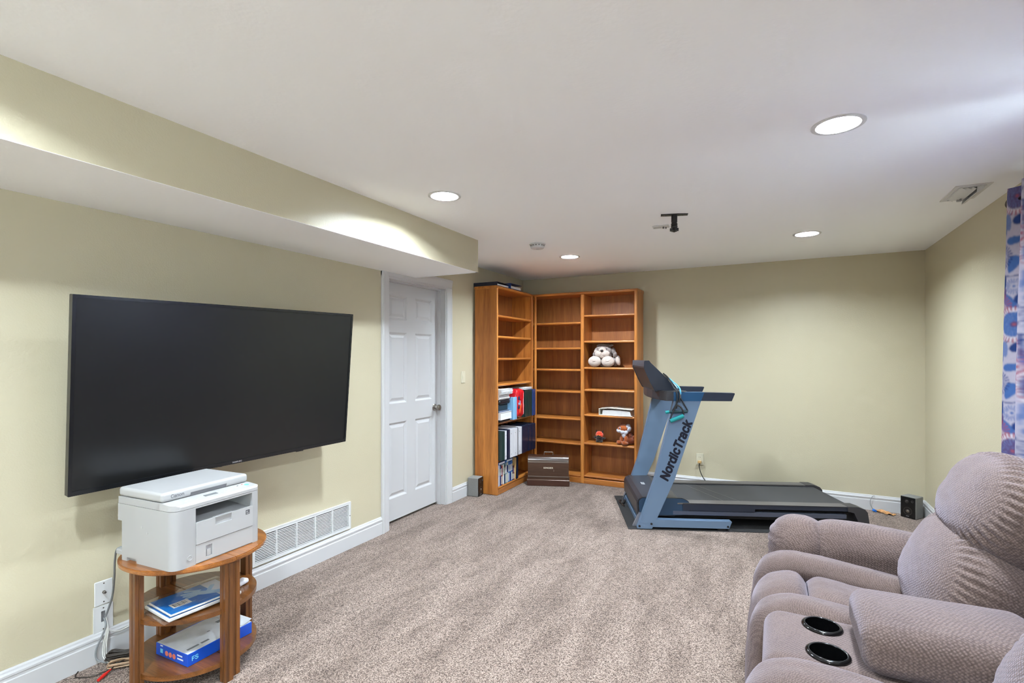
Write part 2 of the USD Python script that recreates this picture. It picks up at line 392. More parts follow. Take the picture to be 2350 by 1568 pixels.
def casing_profile(d):   # (across the width from the opening, thickness)
    return [(0, 0), (0.085, 0), (0.085, 0.011), (0.080, 0.018), (0.066, 0.020), (0.058, 0.016), (0.050, 0.0145), (0.018, 0.011), (0.008, 0.0105), (0.004, 0.007), (0, 0.006)]
tr = Thing("trim_1", "white moulded casing and jamb framing the six-panel door", "door casing", (0, DO0, 0), kind="structure")
cp = casing_profile(0)
tr.add("casing_leg", prism(cp, (0, 0.0, 0), NY, X, Z, SOZ), M_TRIM, smooth=20)
tr.add("casing_leg", prism(cp, (0, DO1 - DO0, 0), Y, X, Z, 2.02 + 0.003), M_TRIM, smooth=20)
hd = mf(prism(cp, (0, -0.085, DTOP), Z, X, Y, DO1 - DO0 + 0.17))
hd = hd - mf(box((-0.01, -0.2, SOZ), (0.1, SOY - DO0, 2.3)))
tr.add("casing_head", hd, M_TRIM, smooth=20)
tr.add("jamb", [box((-WT, 0, 0), (0.001, 0.012, DTOP)), box((-WT, DO1 - DO0 - 0.012, 0), (0.001, DO1 - DO0, DTOP)), box((-WT, 0.012, DTOP - 0.012), (0.001, DO1 - DO0 - 0.012, DTOP))], M_TRIM, smooth=False)
tr.add("door_stop", [box((-0.087, DO1 - DO0 - 0.022, 0), (-0.05, DO1 - DO0 - 0.012, DTOP - 0.012)), box((-0.087, 0.012, DTOP - 0.022), (-0.05, DO1 - DO0 - 0.022, DTOP - 0.012))], M_TRIM, smooth=False)

# recessed lights
M_LENS = mat("lamp_lens", {"e": ("emission", {"color": (0.785, 0.905, 1.0), "strength": LAMP})}, [], surface="e.emission")
WHERE = ["recessed ceiling light above the corner bookcases", "recessed ceiling light above the treadmill deck", "recessed ceiling light beside the soffit's green face",
         "large recessed ceiling light nearest the recliner", "recessed ceiling light over the viewer beside the soffit", "recessed ceiling light over the viewer's right",
         "recessed ceiling light at the near end beside the soffit", "recessed ceiling light at the near end by the curtain wall"]
first = None
for (x, y), lab in zip(LIGHTS, WHERE):
    if first is None:
        first = Thing("recessed_light", "glowing round " + lab, "ceiling light", (x, y, CEIL), group="recessed ceiling lights")
        first.add("trim_ring", lathe([(0.062, 0.035), (0.0652, 0.033), (0.074, 0.0), (0.078, -0.004), (0.088, -0.005), (0.0945, -0.003), (0.095, 0.0), (0.0775, 0.0), (0.0775, 0.037), (0.062, 0.037)], 48), M_WHITE)
        first.add("lens", lathe([(0.0001, 0.0335), (0.0635, 0.0335), (0.0635, 0.036), (0.0001, 0.036)], 48), M_LENS, smooth=False)
        first.add("can_housing", lathe([(0.0001, 0.038), (0.077, 0.038), (0.077, 0.055), (0.0001, 0.055)], 32), M_WHITE)
    else:
        dup(first, "glowing round " + lab, (x, y, CEIL))

# ------------------------------------------------------------------ television on its tilting mount
def sdist(a, b): return float(np.linalg.norm(np.array(a) - np.array(b)))
M_BEZEL = plain("tv_bezel", lin(20, 21, 24), 0.22)
M_SCREEN = plain("tv_screen", lin(19, 20, 21), 0.28, spec=0.5, coat=0.0)
tv = Thing("television", "large black flat-screen television tilted on a wall mount above the printer", "television", (0.23, 1.73, 1.233), rotz=-2.974, tilt=(5.772, 0.815))
TW, TH2 = 1.45 / 2, 0.835 / 2
oc = sbox(-TW, -TH2, TW, TH2).buffer(-0.004).buffer(0.004)
ic = sbox(-TW + 0.013, -TH2 + 0.019, TW - 0.013, TH2 - 0.013)
tv.add("bezel", prism(oc.difference(ic), (-0.030, 0, 0), Y, Z, X, 0.030), M_BEZEL, smooth=30)
tv.add("screen", box((-0.006, -TW + 0.0131, -TH2 + 0.0191), (-0.003, TW - 0.0131, TH2 - 0.0131)), M_SCREEN, smooth=False)
tv.add("back_cover", [rbox((-0.052, -0.60, -0.36), (-0.028, 0.60, 0.30), 0.012), box((-0.030, -TW + 0.004, -TH2 + 0.004), (-0.0065, TW - 0.004, TH2 - 0.004))], M_BLACK)
tv.add("infrared_receiver", rbox((-0.012, 0.355, -TH2 - 0.006), (-0.002, 0.405, -TH2 + 0.004), 0.003), M_BLACK)
tv.add("infrared_receiver", rbox((-0.012, -0.10, -TH2 - 0.003), (-0.002, -0.085, -TH2 + 0.004), 0.002), M_BLACK)
tv.add("logo", text_on("SAMSUNG", 0.0075, (0.0002, -0.035, -TH2 + 0.006), Y, Z, 0.0006), plain("logo_silver", lin(190, 190, 195), 0.3, 0.6), smooth=False)
tv.add("wall_mount", [cbox((-0.215, -0.30, -0.20), (-0.195, 0.30, 0.20)), cbox((-0.20, -0.05, -0.05), (-0.05, 0.05, 0.05)), cbox((-0.07, -0.22, -0.22), (-0.05, -0.18, 0.22)), cbox((-0.07, 0.18, -0.22), (-0.05, 0.22, 0.22))], M_BLACK, label="black tilting bracket behind the screen")

# ------------------------------------------------------------------ return-air grille, switch, wall plates
gy0, gy1, gz0, gz1 = 1.945, 2.723, 0.146, 0.339
gr = Thing("return_air_grille", "long white louvered return-air grille low on the wall above the baseboard", "vent", (0, gy0, gz0))
GL, GH = gy1 - gy0, gz1 - gz0
gf = sbox(0, 0, GL, GH); go = sbox(0.016, 0.019, GL - 0.022, GH - 0.019)
gr.add("frame", prism(gf.buffer(-0.0035).difference(go), (0, 0, 0), Y, Z, X, 0.012), M_WHITE, smooth=False)
gr.add("frame_lip", prism(gf.difference(gf.buffer(-0.004)), (0, 0, 0), Y, Z, X, 0.0135), M_WHITE, smooth=False)
gr.add("backing", box((0.0004, 0.016, 0.019), (0.001, GL - 0.022, GH - 0.019)), M_DARKHOLE, smooth=False)
for k in range(16):
    z = 0.0225 + k * 0.0099
    gr.add("louver", prism([(0.0040, z + 0.0032), (0.0045, z + 0.0040), (0.0108, z + 0.0004), (0.0103, z - 0.0004)], (0, 0.016, 0), X, Z, Y, GL - 0.038), M_WHITE, smooth=False)
for k in range(1, 5):
    y = 0.016 + (GL - 0.038) * k / 5
    gr.add("divider", box((0.001, y - 0.0045, 0.019), (0.0118, y + 0.0045, GH - 0.019)), M_WHITE, smooth=False)
gr.add("screw", cyl((0.011, GL - 0.010, GH * 0.48), (0.0135, GL - 0.010, GH * 0.48), 0.0035, 16), M_NICKEL)

sw = Thing("light_switch", "ivory rocker light switch on the wall left of the bookcase", "light switch", (0, 4.225, 1.18))
sw.add("plate", cbox((0, -0.036, -0.058), (0.005, 0.036, 0.058), 0.002), M_IVORY)
sw.add("rocker", prism([(0.004, -0.032), (0.0065, -0.032), (0.0085, 0), (0.0055, 0.032), (0.004, 0.032)], (0, -0.016, 0), X, Z, Y, 0.032), M_IVORY, smooth=False)
for z in (-0.048, 0.048): sw.add("screw", cyl((0.004, 0, z), (0.0058, 0, z), 0.003, 12), M_IVORY)

cx = Thing("coaxial_wall_plate", "white wall plate with a metal coaxial jack, upper of the two plates", "wall plate", (0, 1.205, 0.308))
cx.add("plate", cbox((0, -0.036, -0.055), (0.006, 0.036, 0.055), 0.003), M_WHITE)
cx.add("jack", [cyl((0.005, 0, 0.002), (0.009, 0, 0.002), 0.0075, 6), cyl((0.009, 0, 0.002), (0.020, 0, 0.002), 0.0048, 20)], M_NICKEL, label="threaded metal coaxial jack")
for z in (-0.042, 0.042): cx.add("screw", cyl((0.005, 0, z), (0.0068, 0, z), 0.003, 12), M_NICKEL)
pl = Thing("cable_wall_plate", "white pass-through wall plate with cords coming out, lower of the two plates", "wall plate", (0, 1.2035, 0.190))
pf = sbox(-0.038, -0.060, 0.038, 0.060)
hole = sbox(-0.009, -0.016, 0.009, 0.034)
pl.add("plate", prism(pf.difference(hole), (0, 0, 0), Y, Z, X, 0.006), M_WHITE, smooth=False)
pl.add("opening", box((0.0003, -0.009, -0.016), (0.0012, 0.009, 0.034)), plain("grey_recess", lin(110, 110, 112), 0.6), smooth=False)
for z in (-0.048, 0.048): pl.add("screw", cyl((0.005, 0, z), (0.0068, 0, z), 0.003, 12), M_NICKEL)

# ------------------------------------------------------------------ two half-round tables pushed together
TC = (0.400, 1.390)
def half_disc(r, off=0.0, n=40):
    a = np.linspace(math.pi, 2 * math.pi, n)
    return Polygon([(r * math.cos(t), min(-off, r * math.sin(t))) for t in a])
ht = Thing("half_round_table", "brown wooden half-round shelf table under the printer's left side, away from the grille", "side table", (TC[0], TC[1], 0), group="half-round tables pushed together")
layers = [(0.506, 0.010, 0.270), (0.512, 0.007, 0.278), (0.516, 0.0105, 0.285), (0.5262, 0.0038, 0.279)]
top = None
for z, h, r in layers:
    q = mf(prism(half_disc(r, 0.001), (0, 0, z), X, Y, Z, h + 0.0005)); top = q if top is None else top + q
tp = ht.add("tabletop", top, wood("tabletop_wood", 0, lin(112, 64, 25), lin(182, 114, 52), 0.22, 1.3, 0.5), smooth=25)
for z in (0.290, 0.066):
    sh = mf(prism(half_disc(0.243, 0.002), (0, 0, z), X, Y, Z, 0.020))
    ht.add("shelf", sh, TAB[0], smooth=25)
def post(cx_, cy_, w, d, ang=0.0):
    base = Polygon([(-w / 2, -d / 2), (-0.004, -d / 2), (-0.002, -d / 2 + 0.004), (0.002, -d / 2 + 0.004), (0.004, -d / 2), (w / 2, -d / 2), (w / 2, -0.003), (w / 2 - 0.003, 0), (w / 2, 0.003), (w / 2, d / 2), (-w / 2, d / 2), (-w / 2, 0.003), (-w / 2 + 0.003, 0), (-w / 2, -0.003)])
    return prism(affinity.translate(affinity.rotate(base, ang, origin=(0, 0)), cx_, cy_), (0, 0, 0), X, Y, Z, 0.506)
ht.add("leg", post(0.247, -0.020, 0.036, 0.036), TAB[2], smooth=20)
ht.add("leg", post(-0.225, -0.022, 0.040, 0.040), TAB[2], smooth=20)
ht.add("leg", post(0.004, -0.246, 0.042, 0.034), TAB[2], smooth=20)
dup(ht, "brown wooden half-round shelf table on the grille side, under the printer's right half", (TC[0], TC[1] + 0.0005, 0), 180.0)

# ------------------------------------------------------------------ printer
pr = Thing("printer", "white multifunction laser printer standing on the half-round tables", "printer", (0.622, 1.167, 0.5306), rotz=93.73)
PW, PD = 0.395, 0.370
M_PRN = plain("printer_white", lin(164, 163, 163), 0.42)
M_PRN2 = plain("printer_lid_white", lin(172, 171, 171), 0.38)
M_PGREY = plain("printer_grey", lin(150, 150, 154), 0.45)
M_PDARK = plain("printer_slot", lin(120, 120, 124), 0.6)
def foot(x0, x1, y0, y1, r0, r1, n=8):
    """Outline with front-left radius r0 and front-right radius r1 (front is y0)."""
    P = []
    for k in range(n + 1):
        t = math.pi + k / n * math.pi / 2; P.append((x0 + r0 + r0 * math.cos(t), y0 + r0 + r0 * math.sin(t)))
    for k in range(n + 1):
        t = 1.5 * math.pi + k / n * math.pi / 2; P.append((x1 - r1 + r1 * math.cos(t), y0 + r1 + r1 * math.sin(t)))
    return Polygon(P + [(x1, y1), (x0, y1)])
body = mf(prism(foot(0, PW, 0, 0.335, 0.040, 0.014), (0, 0, 0.0), X, Y, Z, 0.236)) + mf(prism(foot(0, PW, 0, 0.362, 0.040, 0.014), (0, 0, 0.165), X, Y, Z, 0.071)) \
    + mf(cbox((0, 0.30, 0.018), (0.26, 0.378, 0.040), 0.004))
body -= mf(box((0.091, -0.01, 0.164), (0.359, 0.24, 0.2301)))
body -= mf(box((-0.01, 0.235, -0.01), (0.012, 0.30, 0.016)))
body -= mf(box((0.091, -0.01, -0.01), (0.359, 0.004, 0.1641)))
bd = pr.add("body", body, M_PRN, smooth=25)
pr.add("output_tray", [prism([(0.003, 0.164), (0.22, 0.182), (0.238, 0.182), (0.238, 0.1645)], (0.0915, 0, 0), Y, Z, X, 0.267), box((0.0915, 0.236, 0.17), (0.3585, 0.2395, 0.2295))], plain("printer_tray_grey", lin(176, 176, 178), 0.4), smooth=False)
pr.add("guide_rib", box((0.18, 0.02, 0.1668), (0.27, 0.028, 0.1705)), M_PRN2, smooth=False)
fl_ = sbox(0.0915, 0.081, 0.3585, 0.172).difference(sbox(0.175, 0.139, 0.252, 0.170))
fp = pr.add("tray_flap", prism(fl_, (0, 0.0035, 0), X, Z, NY, 0.007), M_PRN2, smooth=False)
pr.add("finger_recess", [box((0.175, 0.0025, 0.139), (0.252, 0.0034, 0.170)), box((0.178, -0.002, 0.166), (0.249, 0.0025, 0.1695))], M_PRN, parent=fp, smooth=False)
pr.add("badge", box((0.322, -0.0042, 0.140), (0.341, -0.0034, 0.160)), plain("badge_dark", lin(70, 70, 74), 0.4), parent=fp, smooth=False)
pr.add("badge_mark", [text_on("M", 0.008, (0.3235, -0.0042, 0.149), X, Z, 0.0004), box((0.325, -0.0046, 0.143), (0.338, -0.0042, 0.146))], M_PRN2, parent=fp, smooth=False)
lp = sbox(0.0915, 0.004, 0.3585, 0.0785).difference(sbox(0.134, 0.018, 0.162, 0.064))
lpn = pr.add("cassette_cover", prism(lp, (0, 0.0035, 0), X, Z, NY, 0.0045), M_PRN2, smooth=False)
pr.add("paper_window", [box((0.134, 0.0028, 0.018), (0.162, 0.0034, 0.064))], M_PGREY, parent=lpn, smooth=False)
pr.add("paper_gauge", box((0.140, 0.001, 0.020), (0.158, 0.0028, 0.046)), M_PRN, parent=lpn, smooth=False)
pb = pr.add("power_button", lathe([(0.0065, 0.0), (0.011, 0.0), (0.011, 1), (0.0085, 1), (0.0085, 0.4), (0.0001, 0.4), (0.0001, 0.0)], 28, (0.066, 0.0005, 0.036), (0.066, -0.0022, 0.036)), M_PRN2)
cpn = mf(prism([(0.0, 0.2375), (0.0, 0.250), (0.008, 0.2585), (0.072, 0.2655), (0.10, 0.2655), (0.10, 0.2375)], (0, 0, 0), Y, Z, X, PW)) ^ mf(prism(foot(0, PW, 0, 0.2, 0.040, 0.014), (0, 0, 0.2), X, Y, Z, 0.1))
pr.add("control_panel", cpn, M_PRN2, smooth=25)
pr.add("scanner_base", mf(prism(foot(0, PW, 0.085, 0.358, 0.003, 0.003), (0, 0, 0.2375), X, Y, Z, 0.0285)), M_PRN, smooth=25)
n_p = np.array([0, -0.007, 0.064]); n_p /= np.linalg.norm(n_p); v_p = np.array([0, 0.064, 0.007]); v_p /= np.linalg.norm(v_p)
def on_panel(x, t): return np.array([x, 0.008, 0.2585]) + v_p * t
def pad(name, x0, t0, w, h, m, d=0.0008):
    return pr.add(name, prism(sbox(0, 0, w, h).buffer(-0.001).buffer(0.001), on_panel(x0, t0) - n_p * 0.0005, X, v_p, n_p, d + 0.0005), m, smooth=False)
pad("display", 0.155, 0.022, 0.058, 0.018, plain("lcd_grey", lin(112, 115, 116), 0.15))
M_PRINT = plain("panel_print", lin(188, 188, 190), 0.5)
for x, t, w, h in [(0.060, 0.018, 0.018, 0.004), (0.070, 0.028, 0.014, 0.004), (0.088, 0.020, 0.02, 0.004), (0.092, 0.030, 0.016, 0.003), (0.118, 0.024, 0.016, 0.004), (0.225, 0.020, 0.016, 0.006), (0.245, 0.028, 0.012, 0.005), (0.262, 0.018, 0.010, 0.004), (0.280, 0.026, 0.010, 0.010), (0.297, 0.026, 0.010, 0.010), (0.297, 0.044, 0.010, 0.006), (0.318, 0.022, 0.008, 0.008)]:
    pad("button", x, t, w, h, M_PRINT)
pad("button", 0.322, 0.046, 0.007, 0.004, M_BLACK); pad("button", 0.347, 0.050, 0.008, 0.004, plain("red_dot", lin(170, 60, 60), 0.4))
pr.add("start_button", prism(Point(0, 0).buffer(0.010, 12), on_panel(0.362, 0.034) - n_p * 0.0005, X, v_p, n_p, 0.0022), plain("start_teal", lin(120, 205, 205), 0.35), label="round teal start button")
lid = mf(rbox((0.000, 0.072, 0.2665), (PW, 0.360, 0.305), 0.013))
lid -= mf(box((0.118, 0.05, 0.262), (0.285, 0.080, 0.283)))
lp_ = pr.add("scanner_lid", lid, M_PRN2, smooth=40)
pr.add("lid_grip", box((0.118, 0.0795, 0.2668), (0.285, 0.081, 0.283)), M_PDARK, parent=lp_, smooth=False)
pr.add("logo", text_on("Canon", 0.0135, (0.035, 0.0722, 0.2795), X, Z, 0.0006, length=0.055), plain("logo_grey", lin(105, 105, 108), 0.5), parent=lp_, smooth=False)
for y, z in ((0.20, 0.155), (0.165, 0.135)): pr.add("screw", cyl((0.001, y, z), (-0.001, y, z), 0.005, 14), M_PRN2)

# ------------------------------------------------------------------ things on the table shelves, cords on the wall
def film(name, col, m=0.5): return plain(name, col, 0.18, coat=0.6)
bg = Thing("padded_liner_pack", "clear plastic pack of blue and white pads on the table's middle shelf", "package", (0.574, 1.176, 0.3135), rotz=85)
_add = bg.add
def _scaled(name, mesh, *a, **k):
    mesh = tm(mesh).copy(); mesh.vertices *= np.array([1.42, 1.20, 1.0]); return _add(name, mesh, *a, **k)
bg.add = _scaled
bg.add("card", cbox((0.0, 0.002, 0.004), (0.21, 0.178, 0.018), 0.003), plain("pack_white", lin(222, 222, 220), 0.5))
bg.add("card", cbox((0.006, 0.004, 0.022), (0.200, 0.165, 0.030), 0.002), plain("pack_white", lin(222, 222, 220), 0.5), label="blue printed card with a hand picture")
blue1, blue2 = plain("print_blue", lin(16, 112, 190), 0.3), plain("print_pale", lin(150, 184, 210), 0.35)
bg.add("printed_sheet", box((0.004, 0.006, 0.0181), (0.206, 0.174, 0.0186)), blue1, smooth=False)
bg.add("printed_sheet", box((0.009, 0.007, 0.0301), (0.150, 0.162, 0.0306)), blue1, smooth=False)
bg.add("printed_sheet", box((0.150, 0.007, 0.0301), (0.198, 0.162, 0.0306)), plain("print_greywhite", lin(205, 208, 212), 0.4), smooth=False)
hand = unary_union([LineString([(0.165, 0.050), (0.135, 0.075), (0.110, 0.105)]).buffer(0.014), LineString([(0.12, 0.09), (0.085, 0.105)]).buffer(0.008), LineString([(0.12, 0.105), (0.085, 0.125)]).buffer(0.007), LineString([(0.128, 0.115), (0.10, 0.14)]).buffer(0.006), LineString([(0.14, 0.08), (0.17, 0.12)]).buffer(0.007), LineString([(0.105, 0.085), (0.082, 0.086)]).buffer(0.006)])
bg.add("hand_picture", prism(hand, (0, 0, 0.0306), X, Y, Z, 0.0003), blue2, smooth=False)
bg.add("barcode_label", [box((0.030, 0.045, 0.0306), (0.080, 0.085, 0.0309))], plain("label_white", lin(215, 212, 206), 0.5), smooth=False)
bg.add("barcode", [box((0.036 + 0.0042 * k, 0.052, 0.0309), (0.036 + 0.0042 * k + (0.0012 if k % 3 else 0.0022), 0.078, 0.0311)) for k in range(9)], M_BLACK, smooth=False)
M_FILM = mat("clear_film", {"f": ("layer_weight", {"blend": 0.5}), "k": ("math", {"math_type": "power", "value2": 3.0}), "k2": ("math", {"math_type": "multiply_add", "value2": 0.5, "value3": 0.06}), "t": ("transparent_bsdf", {"color": (0.98, 0.98, 0.98)}), "g": ("glossy_bsdf", {"roughness": 0.12, "color": (1, 1, 1)}), "m": ("mix_closure", {})},
             [("f.facing", "k.value1"), ("k.value", "k2.value1"), ("k2.value", "m.fac"), ("t.BSDF", "m.closure1"), ("g.BSDF", "m.closure2")], surface="m.closure")
fm = soft((0.236, 0.192, 0.036), 0.012, 0.010)
fm = along_normals(fm, (meshkit.fbm(fm.vertices * 45, 3, 3) - 0.5) * 0.007)
bg.add("plastic_film", moved(fm, (0.100, 0.090, 0.0195)), M_FILM, smooth=60)

bx = Thing("blue_carton", "opened blue and white paper carton on the table's bottom shelf", "box", (0.552, 1.262, 0.0863), rotz=91.5)
cb = lin(20, 78, 190); M_CB = plain("carton_blue", cb, 0.3); M_CW = plain("carton_white", lin(214, 216, 220), 0.35, vary=0.08, vscale=20)
BL, BD, BH = 0.30, 0.222, 0.052
bx.add("box_body", cbox((0, 0, 0), (BL, BD, BH), 0.0015), M_CB)
bx.add("label_sheet", prism([(0.002, 0.002), (BL - 0.002, 0.002), (BL - 0.002, BD - 0.012), (0.002, BD - 0.004)], (0, 0, BH), X, Y, Z, 0.0008), M_CW, smooth=False)
bx.add("flap", prism([(0.0, 0.0), (0.05, 0.012), (0.05, 0.0132), (0.0, 0.0012)], (BL - 0.05, 0.002, BH + 0.0009), X, Z, Y, BD - 0.02), M_CW, smooth=False, label="lifted white end flap")
M_SAL = plain("print_salmon", lin(222, 120, 96), 0.4)
for k in range(3): bx.add("round_mark", prism(Point(0, 0).buffer(0.011, 10), (0.0, 0.145 - 0.026 * k, 0.022), NY, Z, NX, 0.0005), M_SAL, smooth=False)
for k in range(2): bx.add("round_mark", prism(affinity.scale(Point(0, 0).buffer(0.014, 12), 1.3, 1.0), (0.165 + 0.042 * k, 0.0, 0.026), X, Z, NY, 0.0005), M_SAL, smooth=False)
bx.add("print_square", prism(sbox(0, 0, 0.018, 0.018), (0.0, 0.19, 0.016), NY, Z, NX, 0.0005), plain("print_cyan", lin(120, 205, 225), 0.4), smooth=False)
bx.add("print_letters", text_on("FS", 0.018, (0.016, -0.0001, 0.018), X, Z, 0.0005), plain("print_cyan", lin(120, 205, 225), 0.4), smooth=False)
M_PG = plain("print_grey", lin(120, 124, 128), 0.5)
for k, (y, z, w) in enumerate([(0.070, 0.032, 0.034), (0.070, 0.018, 0.040), (0.19, 0.044, 0.018)]):
    bx.add("print_line", box((-0.0004, y - w, z), (0.0001, y, z + 0.006)), M_CW, smooth=False)
for x, y, w, h in [(0.020, 0.030, 0.05, 0.012), (0.080, 0.030, 0.035, 0.012), (0.22, 0.13, 0.05, 0.022), (0.15, 0.1, 0.012, 0.004)]:
    bx.add("print_block", box((x, y, BH + 0.0008), (x + w, y + h, BH + 0.0011)), M_PG, smooth=False)
wr_ = rbox((-0.020, -0.040, 0), (0.020, 0.040, 0.022), 0.009)
wr_ = along_normals(trimesh.remesh.subdivide_loop(wr_.vertices, wr_.faces, 1) if False else tm(wr_), (meshkit.fbm(tm(wr_).vertices * 60, 2, 9) - 0.5) * 0.004)
single("folded_tissue", moved(wr_, (0.500, 1.530, 0.3125), rz=15), plain("tissue_white", lin(225, 226, 234), 0.7), "small white folded pack on the middle shelf beside the inner legs", "tissue")

M_CORDG, M_CORDW, M_CORDB, M_CLEAR = plain("cord_grey", lin(120, 122, 124), 0.4), plain("cord_white", lin(205, 203, 198), 0.4), plain("cord_dark_brown", lin(42, 33, 28), 0.45), plain("cord_tan", lin(170, 140, 112), 0.35, coat=0.5)
single("grey_cable", tube([(0.245, 1.205, 0.562), (0.205, 1.170, 0.556), (0.166, 1.176, 0.50), (0.112, 1.198, 0.40), (0.060, 1.214, 0.30), (0.026, 1.212, 0.228), (0.018, 1.206, 0.200)], 0.0042), M_CORDG, "grey printer cord dropping behind the table to the lower wall plate", "cord")
single("dark_cable", tube([(0.012, 1.203, 0.195), (0.030, 1.202, 0.165), (0.032, 1.185, 0.12), (0.030, 1.165, 0.07), (0.04, 1.165, 0.03), (0.07, 1.19, 0.012), (0.11, 1.22, 0.012)], 0.0038), M_CORDG, "dark grey cord curving down from the lower wall plate to the carpet", "cord")
single("speaker_wire", [tube([(0.014, 1.205 + 0.003 * k, 0.190), (0.034, 1.202 + 0.004 * k, 0.14), (0.034 + 0.003 * k, 1.190 + 0.005 * k, 0.08), (0.05, 1.185 + 0.007 * k, 0.03), (0.10, 1.20 + 0.008 * k, 0.008), (0.17, 1.235 + 0.006 * k, 0.010), (0.26, 1.31, 0.012)], 0.0022, 8) for k in range(3)], M_CORDW, "thin clear-white speaker wires falling from the lower wall plate", "wire")
single("pale_cable", tube([(0.016, 1.205, 0.178), (0.028, 1.218, 0.135), (0.026, 1.26, 0.112), (0.024, 1.32, 0.118), (0.024, 1.40, 0.122), (0.024, 1.52, 0.10), (0.05, 1.58, 0.03), (0.10, 1.62, 0.006)], 0.003), M_CORDW, "pale cord running along the baseboard behind the table", "cord")
cbn = Thing("cable_bundle", "tied bundle of dark and tan cords with a red plug on the carpet", "cables", (0.115, 1.235, 0))
dirv = np.array([0.62, 0.78, 0.0]); nrm = np.array([-0.78, 0.62, 0.0])
def hank(n, L, w, z0, seed, r, c=(0, 0, 0)):
    g = np.random.default_rng(seed); out = []
    for k in range(n):
        o = np.array(c) + nrm * (g.uniform(-w, w)) + np.array([0, 0, z0 + g.uniform(0, 0.028)])
        b = g.uniform(0.85, 1.1); pts = [o - dirv * L * 0.42 * b + nrm * 0.01, o - dirv * L * 0.25 + nrm * g.uniform(-0.008, 0.008) + np.array([0, 0, 0.008]), o + dirv * 0.0, o + dirv * L * 0.3 * b + nrm * g.uniform(-0.01, 0.01), o + dirv * L * 0.42 * b, o + dirv * L * 0.42 * b - nrm * 0.02 + np.array([0, 0, 0.004]), o + dirv * L * 0.2 - nrm * 0.022, o - dirv * L * 0.2 - nrm * 0.02, o - dirv * L * 0.42 * b - nrm * 0.016]
        pts = [np.array([p[0], p[1], max(p[2], r)]) for p in pts]
        out.append(tube(pts, r, 8, 4, closed=True))
    return out
cbn.add("dark_hank", hank(7, 0.15, 0.018, 0.03, 1, 0.0035), M_CORDB, label="dark brown coiled cord")
cbn.add("tan_hank", hank(9, 0.22, 0.036, 0.004, 2, 0.003, (0.045, 0.03, 0)), M_CLEAR, label="tan and clear coiled wire")
cbn.add("wire_tie", tube([np.array([0.05, 0.06, 0.035]) + nrm * 0.038 * math.cos(t) + np.array([0, 0, 0.034 * math.sin(t)]) for t in np.linspace(0, 2 * math.pi, 10)[:-1]], 0.003, 8, 4, closed=True), M_CORDW)
cbn.add("plug", [cyl((0.045, -0.095, 0.012), (0.060, -0.125, 0.009), 0.0075, 16, 0.006), cyl((0.030, -0.065, 0.014), (0.045, -0.095, 0.012), 0.003, 10, 0.007)], plain("plug_red", lin(205, 38, 32), 0.35), label="red phono plug")
cbn.add("plug_wire", tube([(0.03, -0.065, 0.014), (0.015, -0.03, 0.02), (0.03, 0.0, 0.03)], 0.0025, 8), M_CORDB)
cbn.add("stray_wire", tube([(-0.10, -0.13, 0.004), (-0.06, -0.155, 0.004), (0.0, -0.12, 0.006), (0.02, -0.06, 0.01)], 0.0022, 8), M_CORDB)

# ------------------------------------------------------------------ corner bookcases
def shelf_board(x0, x1, y0, y1, ztop, front, t=0.024):
    """A shelf with its rounded front edge on the +x or -y side."""
    r, P = t / 2, []
    if front == "x":
        d = x1 - x0
        P = [(0, 0), (d - r, 0)] + [(d - r + r * math.sin(a), r - r * math.cos(a)) for a in np.linspace(0, math.pi, 9)[1:]] + [(0, t)]
        return prism(P, (x0, y0, ztop - t), X, Z, Y, y1 - y0)
    d = y1 - y0
    P = [(0, 0), (d - r, 0)] + [(d - r + r * math.sin(a), r - r * math.cos(a)) for a in np.linspace(0, math.pi, 9)[1:]] + [(0, t)]
    return prism(P, (x0, y1, ztop - t), NY, Z, X, x1 - x0)

BKH = 2.092
ba = Thing("bookcase", "narrow oak bookcase along the left wall full of binders, beside the door", "bookcase", (0.020, 4.410, 0))
AX = 0.265   # depth, local
def edge_post(lo, hi, r): return rbox(lo, hi, r)
ba.add("side_panel", cbox((0, 0, 0), (AX, 0.022, BKH - 0.02), 0.006), OAK[2])
ba.add("side_panel", cbox((0, 0.815, 0), (AX - 0.002, 0.835, BKH - 0.02), 0.002), OAK[2])
ba.add("stile", cbox((AX - 0.020, 0.812, 0.0), (AX, 0.852, BKH - 0.02), 0.005), OAK[2])
ba.add("back_panel", box((0, 0.022, 0.06), (0.008, 0.815, BKH - 0.03)), OAKB, smooth=False)
ba.add("top_panel", shelf_board(0.0, AX + 0.004, -0.004, 0.852, BKH, "x", 0.030), OAK[1])
ba.add("kick_board", cbox((AX - 0.025, 0.022, 0.0), (AX - 0.003, 0.812, 0.058), 0.003), OAK[1])
ba.add("shelf", shelf_board(0.008, AX - 0.001, 0.022, 0.815, 0.080, "x"), OAK[1])
AZ = [1.802, 1.592, 1.368, 1.106, 0.724, 0.345]
for z in AZ: ba.add("shelf", shelf_board(0.008, AX - 0.012, 0.022, 0.815, z, "x"), OAK[1])

